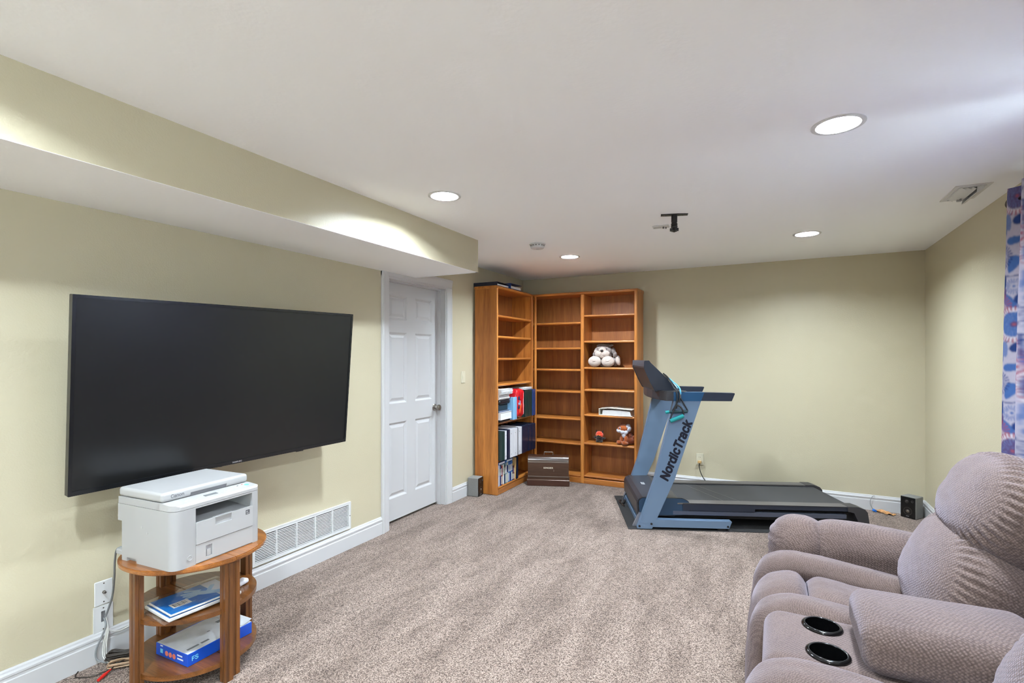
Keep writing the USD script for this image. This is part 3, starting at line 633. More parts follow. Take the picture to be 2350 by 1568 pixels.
bb = Thing("bookcase", "wide two-bay oak bookcase on the far wall with mostly empty shelves", "bookcase", (0.0, 5.270, 0))
BD_ = 0.282
bb.add("side_panel", cbox((1.431, 0, 0), (1.463, BD_, BKH - 0.02), 0.007), OAK[2])
bb.add("side_panel", cbox((0.004, 0.02, 0), (0.026, BD_, BKH - 0.02), 0.002), OAK[2])
bb.add("stile", cbox((0.288, 0.0, 0.0), (0.312, 0.020, BKH - 0.02), 0.004), OAK[2])
bb.add("divider", cbox((0.844, 0.0, 0.0), (0.884, BD_ - 0.008, BKH - 0.03), 0.006), OAK[2])
bb.add("back_panel", box((0.026, BD_ - 0.008, 0.06), (0.844, BD_, BKH - 0.03)), OAKB, smooth=False)
bb.add("back_panel", box((0.884, BD_ - 0.008, 0.06), (1.431, BD_, BKH - 0.03)), OAKB, smooth=False)
tp_ = mf(shelf_board(0.300, 1.467, -0.003, BD_, BKH, "y", 0.030)) + mf(box((0.004, 0.02, BKH - 0.03), (0.301, BD_, BKH)))
bb.add("top_panel", tp_, OAK[0])
bb.add("kick_board", cbox((0.312, 0.004, 0.0), (1.431, 0.024, 0.060), 0.003), OAK[0])
for x0, x1, zs in ((0.030, 0.844, [1.763, 1.483, 1.243, 1.001, 0.700, 0.430, 0.084]), (0.884, 1.431, [1.836, 1.554, 1.267, 1.026, 0.753, 0.445, 0.090])):
    for z in zs: bb.add("shelf", shelf_board(x0, x1, 0.012, BD_ - 0.008, z, "y"), OAK[0])

# ------------------------------------------------------------------ binders, books and cases in the narrow bookcase
M_NAVY, M_GREEN, M_BWHITE, M_BBLK = plain("binder_navy", lin(22, 32, 58), 0.3, coat=0.3), plain("binder_green", lin(22, 50, 48), 0.35, coat=0.2), plain("binder_white", lin(216, 216, 222), 0.35, coat=0.2), plain("binder_black", lin(24, 25, 30), 0.35)
M_BLUEB = plain("binder_blue", lin(34, 62, 120), 0.35, coat=0.2)
M_PAPER = plain("paper_stack", lin(224, 224, 226), 0.7, bump=(220, 0.5, 0.002))
def binder(y0, y1, z0, h, m, label, group=None, x1=0.325, depth=0.255, lean=0.0, studs=2, name="ring_binder", lab2=None):
    w = y1 - y0
    b = Thing(name, label, "binder", (x1 - depth, (y0 + y1) / 2, z0), group=group, tilt=(0.0, lean))
    g = 0.0008
    b.add("spine", cbox((depth - 0.004, -w / 2 + g, 0), (depth, w / 2 - g, h), 0.0015), m)
    b.add("cover", box((0, -w / 2 + g, 0), (depth - 0.004, -w / 2 + g + 0.003, h)), m, smooth=False)
    b.add("cover", box((0, w / 2 - g - 0.003, 0), (depth - 0.004, w / 2 - g, h)), m, smooth=False)
    b.add("pages", box((0.012, -w / 2 + g + 0.0035, 0.010), (depth - 0.03, w / 2 - g - 0.0035, h - 0.012)), M_PAPER, smooth=False)
    if studs:
        for z in (0.035, h - 0.045): b.add("rivet", [cyl((depth - 0.001, d, z), (depth + 0.0016, d, z), 0.0035, 10) for d in ((-w * 0.22, w * 0.22) if w > 0.06 else (0.0,))][0], M_NICKEL)
    return b
z2 = 0.3458
row2 = [(4.436, 4.492, "g", "dark green ring binder at the left end of the middle binder row"), (4.493, 4.530, "w", "slim white ring binder next to the dark green one in the row"),
        (4.531, 4.566, "n", "slim navy ring binder right of the slim white one"), (4.567, 4.604, "n", "navy ring binder just left of the two wide white binders"),
        (4.606, 4.690, "w", "wide white ring binder, left of the pair in the row"), (4.691, 4.764, "w", "wide white ring binder, right of the pair in the row"),
        (4.765, 4.792, "b", "narrow black ring binder wedged between white binders"), (4.793, 4.872, "w", "single white ring binder left of the four navy binders"),
        (4.874, 4.956, "n", "first of the four navy binders right of the white ones"), (4.957, 5.040, "n", "second of the four navy binders right of the white ones"),
        (5.041, 5.124, "n", "third of the four navy binders right of the white ones"), (5.125, 5.212, "n", "last navy binder at the right end of the middle row")]
cm = {"g": M_GREEN, "w": M_BWHITE, "n": M_NAVY, "b": M_BBLK}
for i, (a, b, k, lab) in enumerate(row2):
    binder(a, b, z2, {"g": 0.285, "w": 0.290, "n": 0.288, "b": 0.285}[k] + (0.004 if i % 3 == 0 else 0), cm[k], lab, "ring binders in the middle row", x1=0.328 + 0.004 * ((i * 7) % 3 - 1))
z1 = 0.7248
binder(4.966, 5.050, z1, 0.290, M_GREEN, "dark green ring binder right of the red bag", "ring binders in the upper row", x1=0.322, studs=0)
binder(5.051, 5.136, z1, 0.288, M_GREEN, "dark green ring binder left of the blue binder, upper row", "ring binders in the upper row", x1=0.325)
binder(5.137, 5.212, z1, 0.292, M_BLUEB, "medium blue ring binder at the right end of the upper row", "ring binders in the upper row", x1=0.332)
single("magazine_stack", [moved(box((-0.10, -0.105, 0.003 * k), (0.10, 0.105, 0.003 * k + 0.0028)), (0.20 + 0.01 * RNG.uniform(-1, 1), 5.085 + 0.012 * RNG.uniform(-1, 1), z1 + 0.2935), rz=RNG.uniform(-4, 4)) for k in range(8)], M_PAPER, "stack of grey and white papers lying on the upper row of binders", "papers", kind="stuff", smooth=False)
def stack(name, y0, y1, z0, z1_, m, label, cat, x1=0.30, n=1, jig=0.0, c=0.003):
    ms = []
    for k in range(n):
        h = (z1_ - z0) / n
        dx = RNG.uniform(-jig, jig)
        ms.append(cbox((0.06, y0, z0 + h * k + 0.0002), (x1 + dx, y1, z0 + h * (k + 1) - 0.0002), c))
    return ms
def thing_of(name, label, cat, loc, parts):
    t = Thing(name, label, cat, loc)
    for pn, mesh, m in parts: t.add(pn, mesh, m, world=True)
    return t
Y0 = 4.436
single("flat_portfolio", cbox((0.05, Y0, z1 + 0.0002), (0.300, 4.655, z1 + 0.022), 0.004), M_BBLK, "black flat portfolio at the bottom of the horizontal pile", "folder")
t = thing_of("book", "thick white paper-covered book in the horizontal pile", "book", (0.18, 4.545, z1 + 0.0225), [
    ("pages", box((0.07, Y0 + 0.003, z1 + 0.0255), (0.307, 4.670, z1 + 0.094)), M_PAPER), ("cover", box((0.06, Y0, z1 + 0.0225), (0.31, 4.675, z1 + 0.0255)), M_BWHITE), ("cover", box((0.06, Y0, z1 + 0.094), (0.31, 4.675, z1 + 0.097)), M_BWHITE)])
single("hardcover_book", cbox((0.06, Y0, z1 + 0.0973), (0.292, 4.650, z1 + 0.112), 0.003), plain("greyblue_cover", lin(88, 100, 120), 0.5), "thin grey-blue book lying on the thick white book", "book")
single("hardcover_book", cbox((0.06, Y0, z1 + 0.1123), (0.285, 4.628, z1 + 0.172), 0.004), plain("teal_cover", lin(28, 52, 66), 0.45), "dark teal book lying under the black rolled case", "book")
rc = mf(rbox((0.06, Y0, z1 + 0.1723), (0.300, 4.668, z1 + 0.222), 0.024))
single("rolled_case", rc, M_BBLK, "black soft rolled case lying between the teal book and papers", "case")
single("paper_pile", stack("p", Y0, 4.648, z1 + 0.2225, z1 + 0.272, None, "", "", 0.296, 12, 0.006, 0.0006), M_PAPER, "lower pile of grey-white papers on the black rolled case", "papers", kind="stuff", smooth=False)
single("paper_pile", stack("p", Y0, 4.688, z1 + 0.2725, z1 + 0.328, None, "", "", 0.312, 12, 0.008, 0.0006), M_PAPER, "upper pile of white papers directly under the shelf", "papers", kind="stuff", smooth=False)
t = thing_of("document_folder", "light blue upright folder left of the red bag", "folder", (0.2, 4.728, z1), [
    ("cover", cbox((0.07, 4.692, z1 + 0.0003), (0.322, 4.700, z1 + 0.236), 0.003), plain("folder_lightblue", lin(130, 178, 215), 0.4)), ("spine", cbox((0.315, 4.700, z1 + 0.0003), (0.323, 4.766, z1 + 0.236), 0.003), plain("folder_lightblue", lin(130, 178, 215), 0.4)),
    ("pages", box((0.08, 4.7005, z1 + 0.004), (0.3145, 4.765, z1 + 0.225)), M_PAPER)])
rb = soft((0.24, 0.185, 0.300), 0.045, 0.009)
v = rb.vertices
rb = along_normals(rb, (meshkit.fbm(v * np.array([30, 45, 14]), 4, 5) - 0.5) * 0.022)
M_RED = plain("bag_red", lin(196, 22, 34), 0.22, coat=0.5)
rbt = Thing("red_bag", "crinkled shiny red packet standing between blue folder and green binders", "bag", (0.207, 4.866, z1 + 0.009))
rbt.add("bag_body", moved(rb, (0, 0, 0.151)), M_RED, smooth=40)
M_RDK = plain("bag_print_navy", lin(40, 48, 84), 0.3)
for (yy, zz, r) in [(-0.055, 0.205, 0.020), (-0.045, 0.155, 0.028), (-0.055, 0.115, 0.018)]:
    bl = pillow((0.0045, r, r * 1.2), 2.2, 14); bl = along_normals(bl, (meshkit.fbm(bl.vertices * 90, 2, 4) - 0.5) * 0.004)
    rbt.add("printed_patch", moved(bl, (0.118, yy, zz)), M_RDK if r < 0.025 else plain("bag_print_pale", lin(150, 165, 200), 0.3))
bl = pillow((0.004, 0.026, 0.055), 2.4, 14)
rbt.add("printed_patch", moved(bl, (0.119, -0.020, 0.100), rx=-20), plain("bag_print_orange", lin(222, 84, 48), 0.3))
rbt.add("seam", box((0.117, 0.040, 0.03), (0.1245, 0.046, 0.26)), plain("bag_print_pale2", lin(226, 170, 170), 0.3))

# video cases on the floor of the bookcase
zc0 = 0.0808
cases = [((196, 200, 222), "pale lilac"), ((52, 84, 140), "mid blue"), ((74, 40, 52), "dark maroon"), ((206, 86, 62), "orange-red"), ((198, 202, 200), "white and silver"), ((60, 74, 70), "grey-green"), ((120, 150, 170), "pale steel blue"),
         ((186, 190, 184), "off-white"), ((70, 116, 176), "sky blue"), ((44, 92, 170), "bright blue"), ((64, 110, 180), "soft blue"), ((26, 34, 66), "dark navy"), ((140, 60, 62), "brick red")]
y = 4.440
for i, (c, nm) in enumerate(cases):
    w = [0.034, 0.022, 0.020, 0.017, 0.030, 0.022, 0.028, 0.034, 0.028, 0.033, 0.034, 0.022, 0.020][i]
    h = [0.210, 0.198, 0.200, 0.196, 0.204, 0.196, 0.206, 0.210, 0.208, 0.206, 0.208, 0.150, 0.145][i]
    m = plain("case_%02d" % i, lin(*c), 0.25, coat=0.4)
    t = Thing("video_case", f"{nm} upright video case in the bottom row of cases", "video case", (0.19, y + w / 2, zc0), group="video cases in the bottom row")
    t.add("case_shell", cbox((-0.07, -w / 2 + 0.0004, 0), (0.088, w / 2 - 0.0004, h), 0.002), m)
    t.add("spine_label", box((0.088, -w / 2 + 0.003, 0.012), (0.0885, w / 2 - 0.003, h * 0.45)), plain("spine_%d" % (i % 4), [lin(220, 220, 225), lin(30, 50, 110), lin(205, 205, 195), lin(150, 170, 200)][i % 4], 0.3), smooth=False)
    t.add("spine_title", box((0.088, -w / 2 + 0.004, h * 0.52), (0.0885, w / 2 - 0.004, h * 0.86)), plain("spine_%d" % ((i + 2) % 4), lin(205, 205, 195), 0.3), smooth=False)
    y += w + 0.001
for k, (yy, c, lab) in enumerate([(4.522, (58, 104, 170), "blue video case lying flat across the upright cases, left one"), (4.690, (74, 128, 196), "brighter blue video case lying flat across the upright cases, right one")]):
    t = Thing("flat_video_case", lab, "video case", (0.19, yy, zc0 + 0.2105), rotz=0)
    t.add("case_shell", cbox((-0.085, -0.078, 0), (0.085, 0.078, 0.026), 0.003), plain("flatcase_%d" % k, lin(*c), 0.25, coat=0.4))
    t.add("title_band", box((0.085, -0.06, 0.006), (0.0855, 0.06, 0.022)), plain("spine_0", lin(220, 220, 225), 0.3), smooth=False)
t = thing_of("manila_folder", "tan slim folder leaning upright right of the video cases", "folder", (0.2, 4.82, zc0), [("cover", moved(cbox((0.06, -0.004, 0), (0.29, 0.004, 0.230), 0.001), (0, 4.800, zc0 + 0.0005), rx=-3), plain("manila", lin(196, 160, 104), 0.6))])
binder(4.826, 4.862, zc0 + 0.0004, 0.234, M_NAVY, "slim navy binder standing beside the tan folder, bottom shelf", None, x1=0.29, depth=0.23)

# binders lying on top
def flat_binder(loc, L, Wd, T, m, label, rotz):
    b = Thing("ring_binder", label, "binder", loc, rotz=rotz, group="binders lying on top of the bookcase")
    b.add("cover", cbox((0, 0, 0), (L, Wd, 0.004), 0.001), m); b.add("cover", cbox((0, 0, T - 0.004), (L, Wd, T), 0.001), m)
    b.add("spine", cbox((0, 0, 0.004), (0.004, Wd, T - 0.004), 0.001), m)
    b.add("pages", box((0.012, 0.01, 0.0042), (L - 0.012, Wd - 0.012, T * 0.55)), M_PAPER, smooth=False)
    return b
flat_binder((0.275, 4.425, BKH + 0.0004), 0.27, 0.285, 0.040, M_NAVY, "navy ring binder lying flat at the front end of the bookcase top", 90.0)
flat_binder((0.285, 4.700, BKH + 0.0004), 0.26, 0.275, 0.058, M_BLUEB, "dark blue ring binder lying on the bookcase top behind the navy one", 90.0)

# ------------------------------------------------------------------ sewing machine case
def line_frame(p0, p1): return math.degrees(math.atan2(p1[1] - p0[1], p1[0] - p0[0]))
M_BENT = wood("bentwood_brown", 0, lin(52, 32, 22), lin(78, 50, 34), 0.22, 1.2, 0.5)
M_BENTD = plain("bentwood_base", lin(66, 36, 26), 0.3, coat=0.4)
sc_ = Thing("sewing_machine_case", "brown portable sewing machine case with silver handle before the bookcases", "case", (0.378, 4.915, 0.0), rotz=20.5)
CWd, CD, CH = 0.435, 0.165, 0.318
sc_.add("base", cbox((-0.008, -0.006, 0.0), (CWd + 0.008, CD + 0.006, 0.064), 0.004), M_BENTD)
sc_.add("band", cbox((-0.0095, -0.0075, 0.056), (CWd + 0.0095, CD + 0.0075, 0.067), 0.002), plain("case_band", lin(96, 74, 62), 0.25, 0.3))
pf_ = [(0.0, 0.067)] + [(0.0, 0.215)] + [(0.058 - 0.058 * math.cos(a), 0.252 + 0.066 * math.sin(a)) for a in np.linspace(0, math.pi / 2, 9)] + [(CD - 0.058 + 0.058 * math.sin(a), 0.252 + 0.066 * math.cos(a)) for a in np.linspace(0, math.pi / 2, 9)] + [(CD, 0.067)]
sc_.add("lid", prism(pf_, (0, 0, 0), Y, Z, X, CWd), M_BENT, smooth=25)
sc_.add("trim_band", box((-0.001, -0.003, 0.250), (CWd + 0.001, 0.001, 0.258)), plain("case_trim", lin(140, 128, 120), 0.25, 0.5), smooth=False)
sc_.add("trim_band", box((-0.001, -0.003, 0.098), (CWd + 0.001, 0.001, 0.105)), plain("case_trim", lin(140, 128, 120), 0.25, 0.5), smooth=False)
hp = [(CWd / 2 - 0.048, CD / 2, CH - 0.002), (CWd / 2 - 0.047, CD / 2, CH + 0.026), (CWd / 2 - 0.044, CD / 2, CH + 0.031), (CWd / 2 + 0.044, CD / 2, CH + 0.031), (CWd / 2 + 0.047, CD / 2, CH + 0.026), (CWd / 2 + 0.048, CD / 2, CH - 0.002)]
sc_.add("handle", tube(hp, 0.0045, 10, 1), M_NICKEL, label="silver wire carrying handle")
sc_.add("lettering", text_on("SINGER", 0.016, (CWd / 2 - 0.052, -0.0001, 0.186), X, Z, 0.0008, length=0.104), plain("gold_letters", lin(214, 204, 186), 0.4), smooth=False)
sc_.add("latch_scratch", box((CWd / 2 + 0.058, -0.0012, 0.155), (CWd / 2 + 0.062, 0.0, 0.175)), plain("case_trim", lin(140, 128, 120), 0.25, 0.5), smooth=False)

# ------------------------------------------------------------------ plush animals and the white binder in the wide bookcase
def ell(c, r, rx=0, ry=0, rz=0, n=4):
    s = trimesh.creation.icosphere(n); s.vertices *= np.array(r)
    return moved(s, c, rz, ry, rx)
def fuse(parts, edge=0.006, it=8, fur=0.0, seed=1, fs=150):
    m = None
    for p in parts:
        q = mf(tm(p)); m = q if m is None else m + q
    m = tm(m.refine_to_length(edge))
    m.merge_vertices()
    trimesh.smoothing.filter_taubin(m, iterations=it)
    if fur: m = along_normals(m, (meshkit.fbm(m.vertices * fs, 2, seed) - 0.5) * 2 * fur)
    return m
def plush(name, col, seed=0):
    return plain(name, col, 0.95, spec=0.1, bump=(380, 0.8, 0.003), sheen=0.5)
M_PLW, M_PLG, M_PLD = plush("plush_cream", lin(192, 176, 166)), plush("plush_grey", lin(138, 126, 122)), plain("plush_nose", lin(36, 28, 28), 0.35)
dog = Thing("plush_dog", "large grey and cream plush puppy sitting with big round feet forward", "plush toy", (1.070, 5.392, 1.2715))
_dadd = dog.add
def _squash(name, mesh, *a, **k):
    mesh = tm(mesh).copy(); mesh.vertices *= np.array([1.0, 1.0, 0.94]); return _dadd(name, mesh, *a, **k)
dog.add = _squash
dog.add("body", fuse([ell((0, 0.03, 0.075), (0.085, 0.075, 0.078)), ell((0.0, 0.0, 0.135), (0.090, 0.07, 0.075)), ell((-0.11, 0.02, 0.075), (0.040, 0.045, 0.060)), ell((0.125, 0.03, 0.070), (0.045, 0.045, 0.065), ry=20)], 0.007, 6, 0.0015), M_PLG)
dog.add("head", fuse([ell((0.0, -0.01, 0.185), (0.098, 0.075, 0.070)), ell((-0.02, -0.01, 0.242), (0.055, 0.05, 0.022)), ell((0.005, 0.0, 0.235), (0.06, 0.05, 0.025))], 0.007, 6, 0.0018), M_PLG)
dog.add("muzzle", fuse([ell((0.005, -0.058, 0.186), (0.050, 0.032, 0.044)), ell((-0.032, -0.066, 0.150), (0.048, 0.036, 0.040)), ell((0.040, -0.066, 0.150), (0.046, 0.036, 0.040)), ell((0.004, -0.06, 0.125), (0.04, 0.03, 0.03)), ell((-0.055, -0.045, 0.178), (0.040, 0.026, 0.030))], 0.006, 5, 0.001), M_PLW, label="cream muzzle and cheeks")
dog.add("nose", ell((0.006, -0.093, 0.186), (0.017, 0.012, 0.013)), M_PLD)
for x in (-0.045, 0.052): dog.add("eye", ell((x, -0.070, 0.206), (0.007, 0.007, 0.004)), M_PLD)
for x, a in ((-0.075, 18), (0.072, -14)):
    f = fuse([ell((x, -0.088, 0.062), (0.072, 0.042, 0.062)), ell((x, -0.05, 0.060), (0.062, 0.05, 0.058))], 0.006, 5, 0.001)
    fid = dog.add("foot", f, M_PLW, label="cream round foot, sole forward")
    dog.add("sole_dimple", moved(pillow((0.024, 0.006, 0.004), 2.0, 10), (x + 0.005, -0.128, 0.066), ry=-10), plush("plush_dimple", lin(176, 160, 152)), parent=fid)
for x, s in ((-0.088, 1), (0.112, -1)): dog.add("ear", fuse([ell((x, 0.0, 0.175), (0.020, 0.035, 0.052), ry=12 * s), ell((x - 0.012 * s, 0.0, 0.140), (0.022, 0.035, 0.035))], 0.006, 5, 0.0015), M_PLG)
dog.add("head_tuft", fuse([ell((0.078, -0.005, 0.245), (0.030, 0.018, 0.013), ry=-10), ell((0.05, -0.01, 0.252), (0.02, 0.014, 0.012))], 0.005, 4, 0.001), M_PLG)
dog.add("hind_paw", fuse([ell((0.158, 0.0, 0.066), (0.024, 0.03, 0.052), ry=-14)], 0.006, 3, 0.001), M_PLW)

M_FOX, M_FOXD, M_FOXL = plush("plush_fox_orange", lin(168, 86, 40)), plush("plush_fox_brown", lin(128, 60, 30)), plush("plush_fox_white", lin(206, 208, 222))
fx = Thing("plush_fox", "orange plush fox with pale chin sitting on the shelf, right side", "plush toy", (1.320, 5.365, 0.4480), rotz=-20)
fx.add("body", fuse([ell((0.012, 0.02, 0.075), (0.052, 0.052, 0.068)), ell((0.020, 0.02, 0.045), (0.060, 0.055, 0.044)), ell((0.0, -0.005, 0.12), (0.042, 0.036, 0.040))], 0.005, 5, 0.001), M_FOXD)
fx.add("head", fuse([ell((-0.020, -0.012, 0.168), (0.056, 0.050, 0.044)), ell((-0.045, -0.035, 0.160), (0.034, 0.030, 0.028))], 0.005, 5, 0.001), M_FOX)
fx.add("muzzle", fuse([ell((-0.046, -0.044, 0.142), (0.036, 0.030, 0.022)), ell((-0.012, -0.040, 0.134), (0.034, 0.024, 0.024)), ell((-0.062, -0.045, 0.150), (0.022, 0.020, 0.015))], 0.005, 4, 0.0008), M_FOXL, label="white chin and cheek")
fx.add("chest", fuse([ell((0.0, -0.036, 0.105), (0.026, 0.016, 0.036)), ell((0.018, -0.034, 0.128), (0.034, 0.016, 0.022), ry=-25)], 0.005, 4, 0.0008), M_FOXL)
fx.add("nose", ell((-0.082, -0.052, 0.158), (0.007, 0.007, 0.006)), M_PLD)
fx.add("eye", ell((-0.034, -0.060, 0.172), (0.0075, 0.005, 0.008)), M_PLD); fx.add("eye", ell((-0.070, -0.046, 0.172), (0.006, 0.005, 0.007)), M_PLD)
fx.add("eye_patch", ell((-0.033, -0.0575, 0.171), (0.014, 0.006, 0.013)), M_FOXL)
for x in (-0.052, 0.018): fx.add("ear", trimesh.convex.convex_hull(np.vstack([ell((x, 0.0, 0.198), (0.016, 0.009, 0.008), n=2).vertices, ell((x - 0.004, 0.0, 0.226), (0.004, 0.004, 0.004), n=2).vertices])), M_FOXD)
fx.add("ruff", fuse([ell((0.028, 0.0, 0.192), (0.024, 0.028, 0.026), ry=30), ell((0.045, 0.0, 0.165), (0.018, 0.028, 0.030), ry=15)], 0.005, 3, 0.001), M_FOXL)
for x, y in ((-0.042, -0.040), (0.030, -0.052)):
    leg = fx.add("leg", fuse([ell((x * 0.8, y * 0.6, 0.055), (0.022, 0.022, 0.042)), ell((x, y - 0.01, 0.020), (0.034, 0.036, 0.020)), ell((x, y - 0.028, 0.024), (0.028, 0.016, 0.022))], 0.005, 4, 0.0008), M_FOX)
fx.add("tail", fuse([ell((0.062, 0.035, 0.040), (0.022, 0.026, 0.032), ry=18), ell((0.070, 0.04, 0.072), (0.014, 0.018, 0.024))], 0.005, 4, 0.001), M_FOXD)

cr = Thing("plush_critter", "small black and orange-red plush critter on the shelf left of the fox", "plush toy", (1.028, 5.375, 0.4454))
M_CRB, M_CRR = plush("plush_black", lin(30, 24, 24)), plush("plush_flame", lin(220, 70, 40))
cr.add("body", fuse([ell((0, 0, 0.036), (0.040, 0.036, 0.036)), ell((-0.045, -0.004, 0.05), (0.022, 0.014, 0.012), ry=15), ell((0.045, -0.004, 0.045), (0.022, 0.014, 0.012), ry=-15), ell((-0.02, -0.012, 0.012), (0.018, 0.022, 0.012)), ell((0.02, -0.012, 0.012), (0.018, 0.022, 0.012))], 0.004, 3, 0.001), M_CRB)
cr.add("head", fuse([ell((0, -0.004, 0.082), (0.042, 0.036, 0.034)), ell((0, -0.008, 0.102), (0.034, 0.030, 0.020))], 0.004, 3, 0.001), M_CRR)
cr.add("face", fuse([ell((0, -0.034, 0.066), (0.026, 0.012, 0.018))], 0.004, 2, 0.0005), M_CRB)
for x in (-0.030, 0.030): cr.add("ear", trimesh.convex.convex_hull(np.vstack([ell((x, 0, 0.108), (0.010, 0.008, 0.006), n=2).vertices, ell((x * 1.3, 0, 0.132), (0.003, 0.003, 0.003), n=2).vertices])), M_CRB)
for x in (-0.014, 0.014): cr.add("eye", ell((x, -0.041, 0.082), (0.005, 0.004, 0.005), n=2), plain("eye_amber", lin(230, 170, 60), 0.3))

wb = Thing("ring_binder", "fat cream-white ring binder lying open-side forward on the right-bay shelf", "binder", (1.045, 5.288, 0.7534), rotz=-2)
M_CREAM = plain("binder_cream", lin(224, 218, 206), 0.4)
wb.add("cover", cbox((0, 0, 0), (0.365, 0.25, 0.0045), 0.0015), M_CREAM)
wb.add("cover", prism([(0, 0.066), (0.12, 0.0765), (0.365, 0.068), (0.365, 0.0725), (0.12, 0.081), (0, 0.0705)], (0, 0, 0), X, Z, Y, 0.25), M_CREAM, smooth=False)
wb.add("spine", cbox((0, 0, 0.0045), (0.005, 0.25, 0.067), 0.001), M_CREAM)
wb.add("pages", [prism([(0.035, 0.0), (0.35, 0.0), (0.335, 0.048), (0.20, 0.056), (0.04, 0.050)], (0, 0.012 + 0.0, 0.0048), X, Z, Y, 0.22)], plain("page_block", lin(206, 204, 204), 0.8, bump=(150, 0.6, 0.003)), smooth=False)
wb.add("ring", [tube([(0.022, y, 0.006), (0.012, y, 0.03), (0.022, y, 0.058), (0.05, y, 0.058)], 0.0016, 8) for y in (0.04,)], M_NICKEL)

# ------------------------------------------------------------------ treadmill on its mat (local a = along the deck, b = towards the far wall)
TLOC, TROT = (1.688, 4.045, 0.0), 22.6
M_STEEL = plain("treadmill_blue", lin(108, 130, 156), 0.40, 0.25)
M_STEELD = plain("treadmill_blue_dark", lin(40, 64, 88), 0.38, 0.2)
M_COVER = plain("rail_cover_blue", lin(26, 74, 112), 0.35, 0.1)
M_CHAR = plain("treadmill_charcoal", lin(50, 49, 53), 0.42)
M_CHARD = plain("treadmill_charcoal_dark", lin(31, 38, 52), 0.38)
M_TAUPE = plain("foot_rail_grey", lin(88, 84, 82), 0.5)
M_BELT = plain("running_belt", lin(50, 50, 53), 0.62, bump=(900, 0.25, 0.001))
M_FRAME = plain("treadmill_frame", lin(82, 88, 104), 0.35, 0.3)
M_MAT = plain("rubber_mat", lin(34, 33, 33), 0.8, bump=(260, 0.5, 0.002), vary=0.3, vscale=160)
mt = Thing("treadmill_mat", "thin black rubber mat on the carpet under the treadmill", "mat", TLOC, rotz=TROT)
mt.add("mat_sheet", cbox((0, 0, 0.0004), (1.845, 0.966, 0.006), 0.002), M_MAT)
td = Thing("treadmill", "blue and charcoal treadmill with lettered uprights against the far wall", "treadmill", TLOC, rotz=TROT)
z0 = 0.0064
def side(poly, b0, b1): return prism(poly, (0, b0, 0), X, Z, Y, b1 - b0)
UP = [(0.070, z0), (0.185, z0), (0.200, 0.030), (0.362, 0.40), (0.569, 1.035), (0.359, 1.035), (0.206, 0.40)]
def bev(poly, b0, b1, c=0.004):
    p = Polygon(poly); q = p.buffer(-c)
    return [side(p, b0 + c, b1 - c), side(q, b0, b0 + c), side(q, b1 - c, b1)]
up = td.add("upright", mf(side(Polygon(UP).buffer(-0.004).buffer(0.004), 0.004, 0.056)) + mf(side(Polygon(UP).buffer(-0.003), 0.0, 0.06)), M_STEEL)
ang = math.atan2(0.52, 0.212)
du, dv = np.array([math.cos(ang), 0, math.sin(ang)]), np.array([-math.sin(ang), 0, math.cos(ang)])
td.add("lettering", text_on("NordicTrack", 0.066, np.array([0.305, -0.0003, 0.385]), du, dv, 0.0012, length=0.520, shear=0.14, heavy=0.042), plain("letters_navy", lin(10, 16, 34), 0.4), parent=up, smooth=False)
for a, z in ((0.088, 0.028), (0.182, 0.048)): td.add("bolt", cyl((a, 0.001, z), (a, -0.003, z), 0.0085, 16), M_BLACK, parent=up)
td.add("upright", mf(side(Polygon(UP).buffer(-0.004).buffer(0.004), 0.829, 0.881)) + mf(side(Polygon(UP).buffer(-0.003), 0.825, 0.885)), M_STEEL)
for b0, b1 in ((0.002, 0.058), (0.827, 0.883)):
    ft = td.add("foot_bar", mf(side(Polygon([(0.19, 0.022), (0.784, 0.024), (0.806, 0.081), (0.205, 0.081)]).buffer(-0.003).buffer(0.003), b0, b1)), M_STEEL)
    td.add("bolt", cyl((0.775, b0 + 0.001, 0.040), (0.775, b0 - 0.003, 0.040), 0.0085, 16), M_BLACK, parent=ft)
    td.add("foot_pad", cbox((0.70, b0 + 0.006, z0), (0.76, b1 - 0.006, 0.0235), 0.003), M_BLACK, parent=ft)
td.add("cross_bar", cbox((0.085, 0.058, 0.010), (0.135, 0.827, 0.050), 0.003), M_STEEL)
td.add("base_bracket", prism([(0.045, z0), (0.080, z0), (0.120, 0.12), (0.095, 0.12)], (0, 0.061, 0), X, Z, Y, 0.03), plain("bracket_silver", lin(150, 152, 160), 0.3, 0.6), smooth=False)
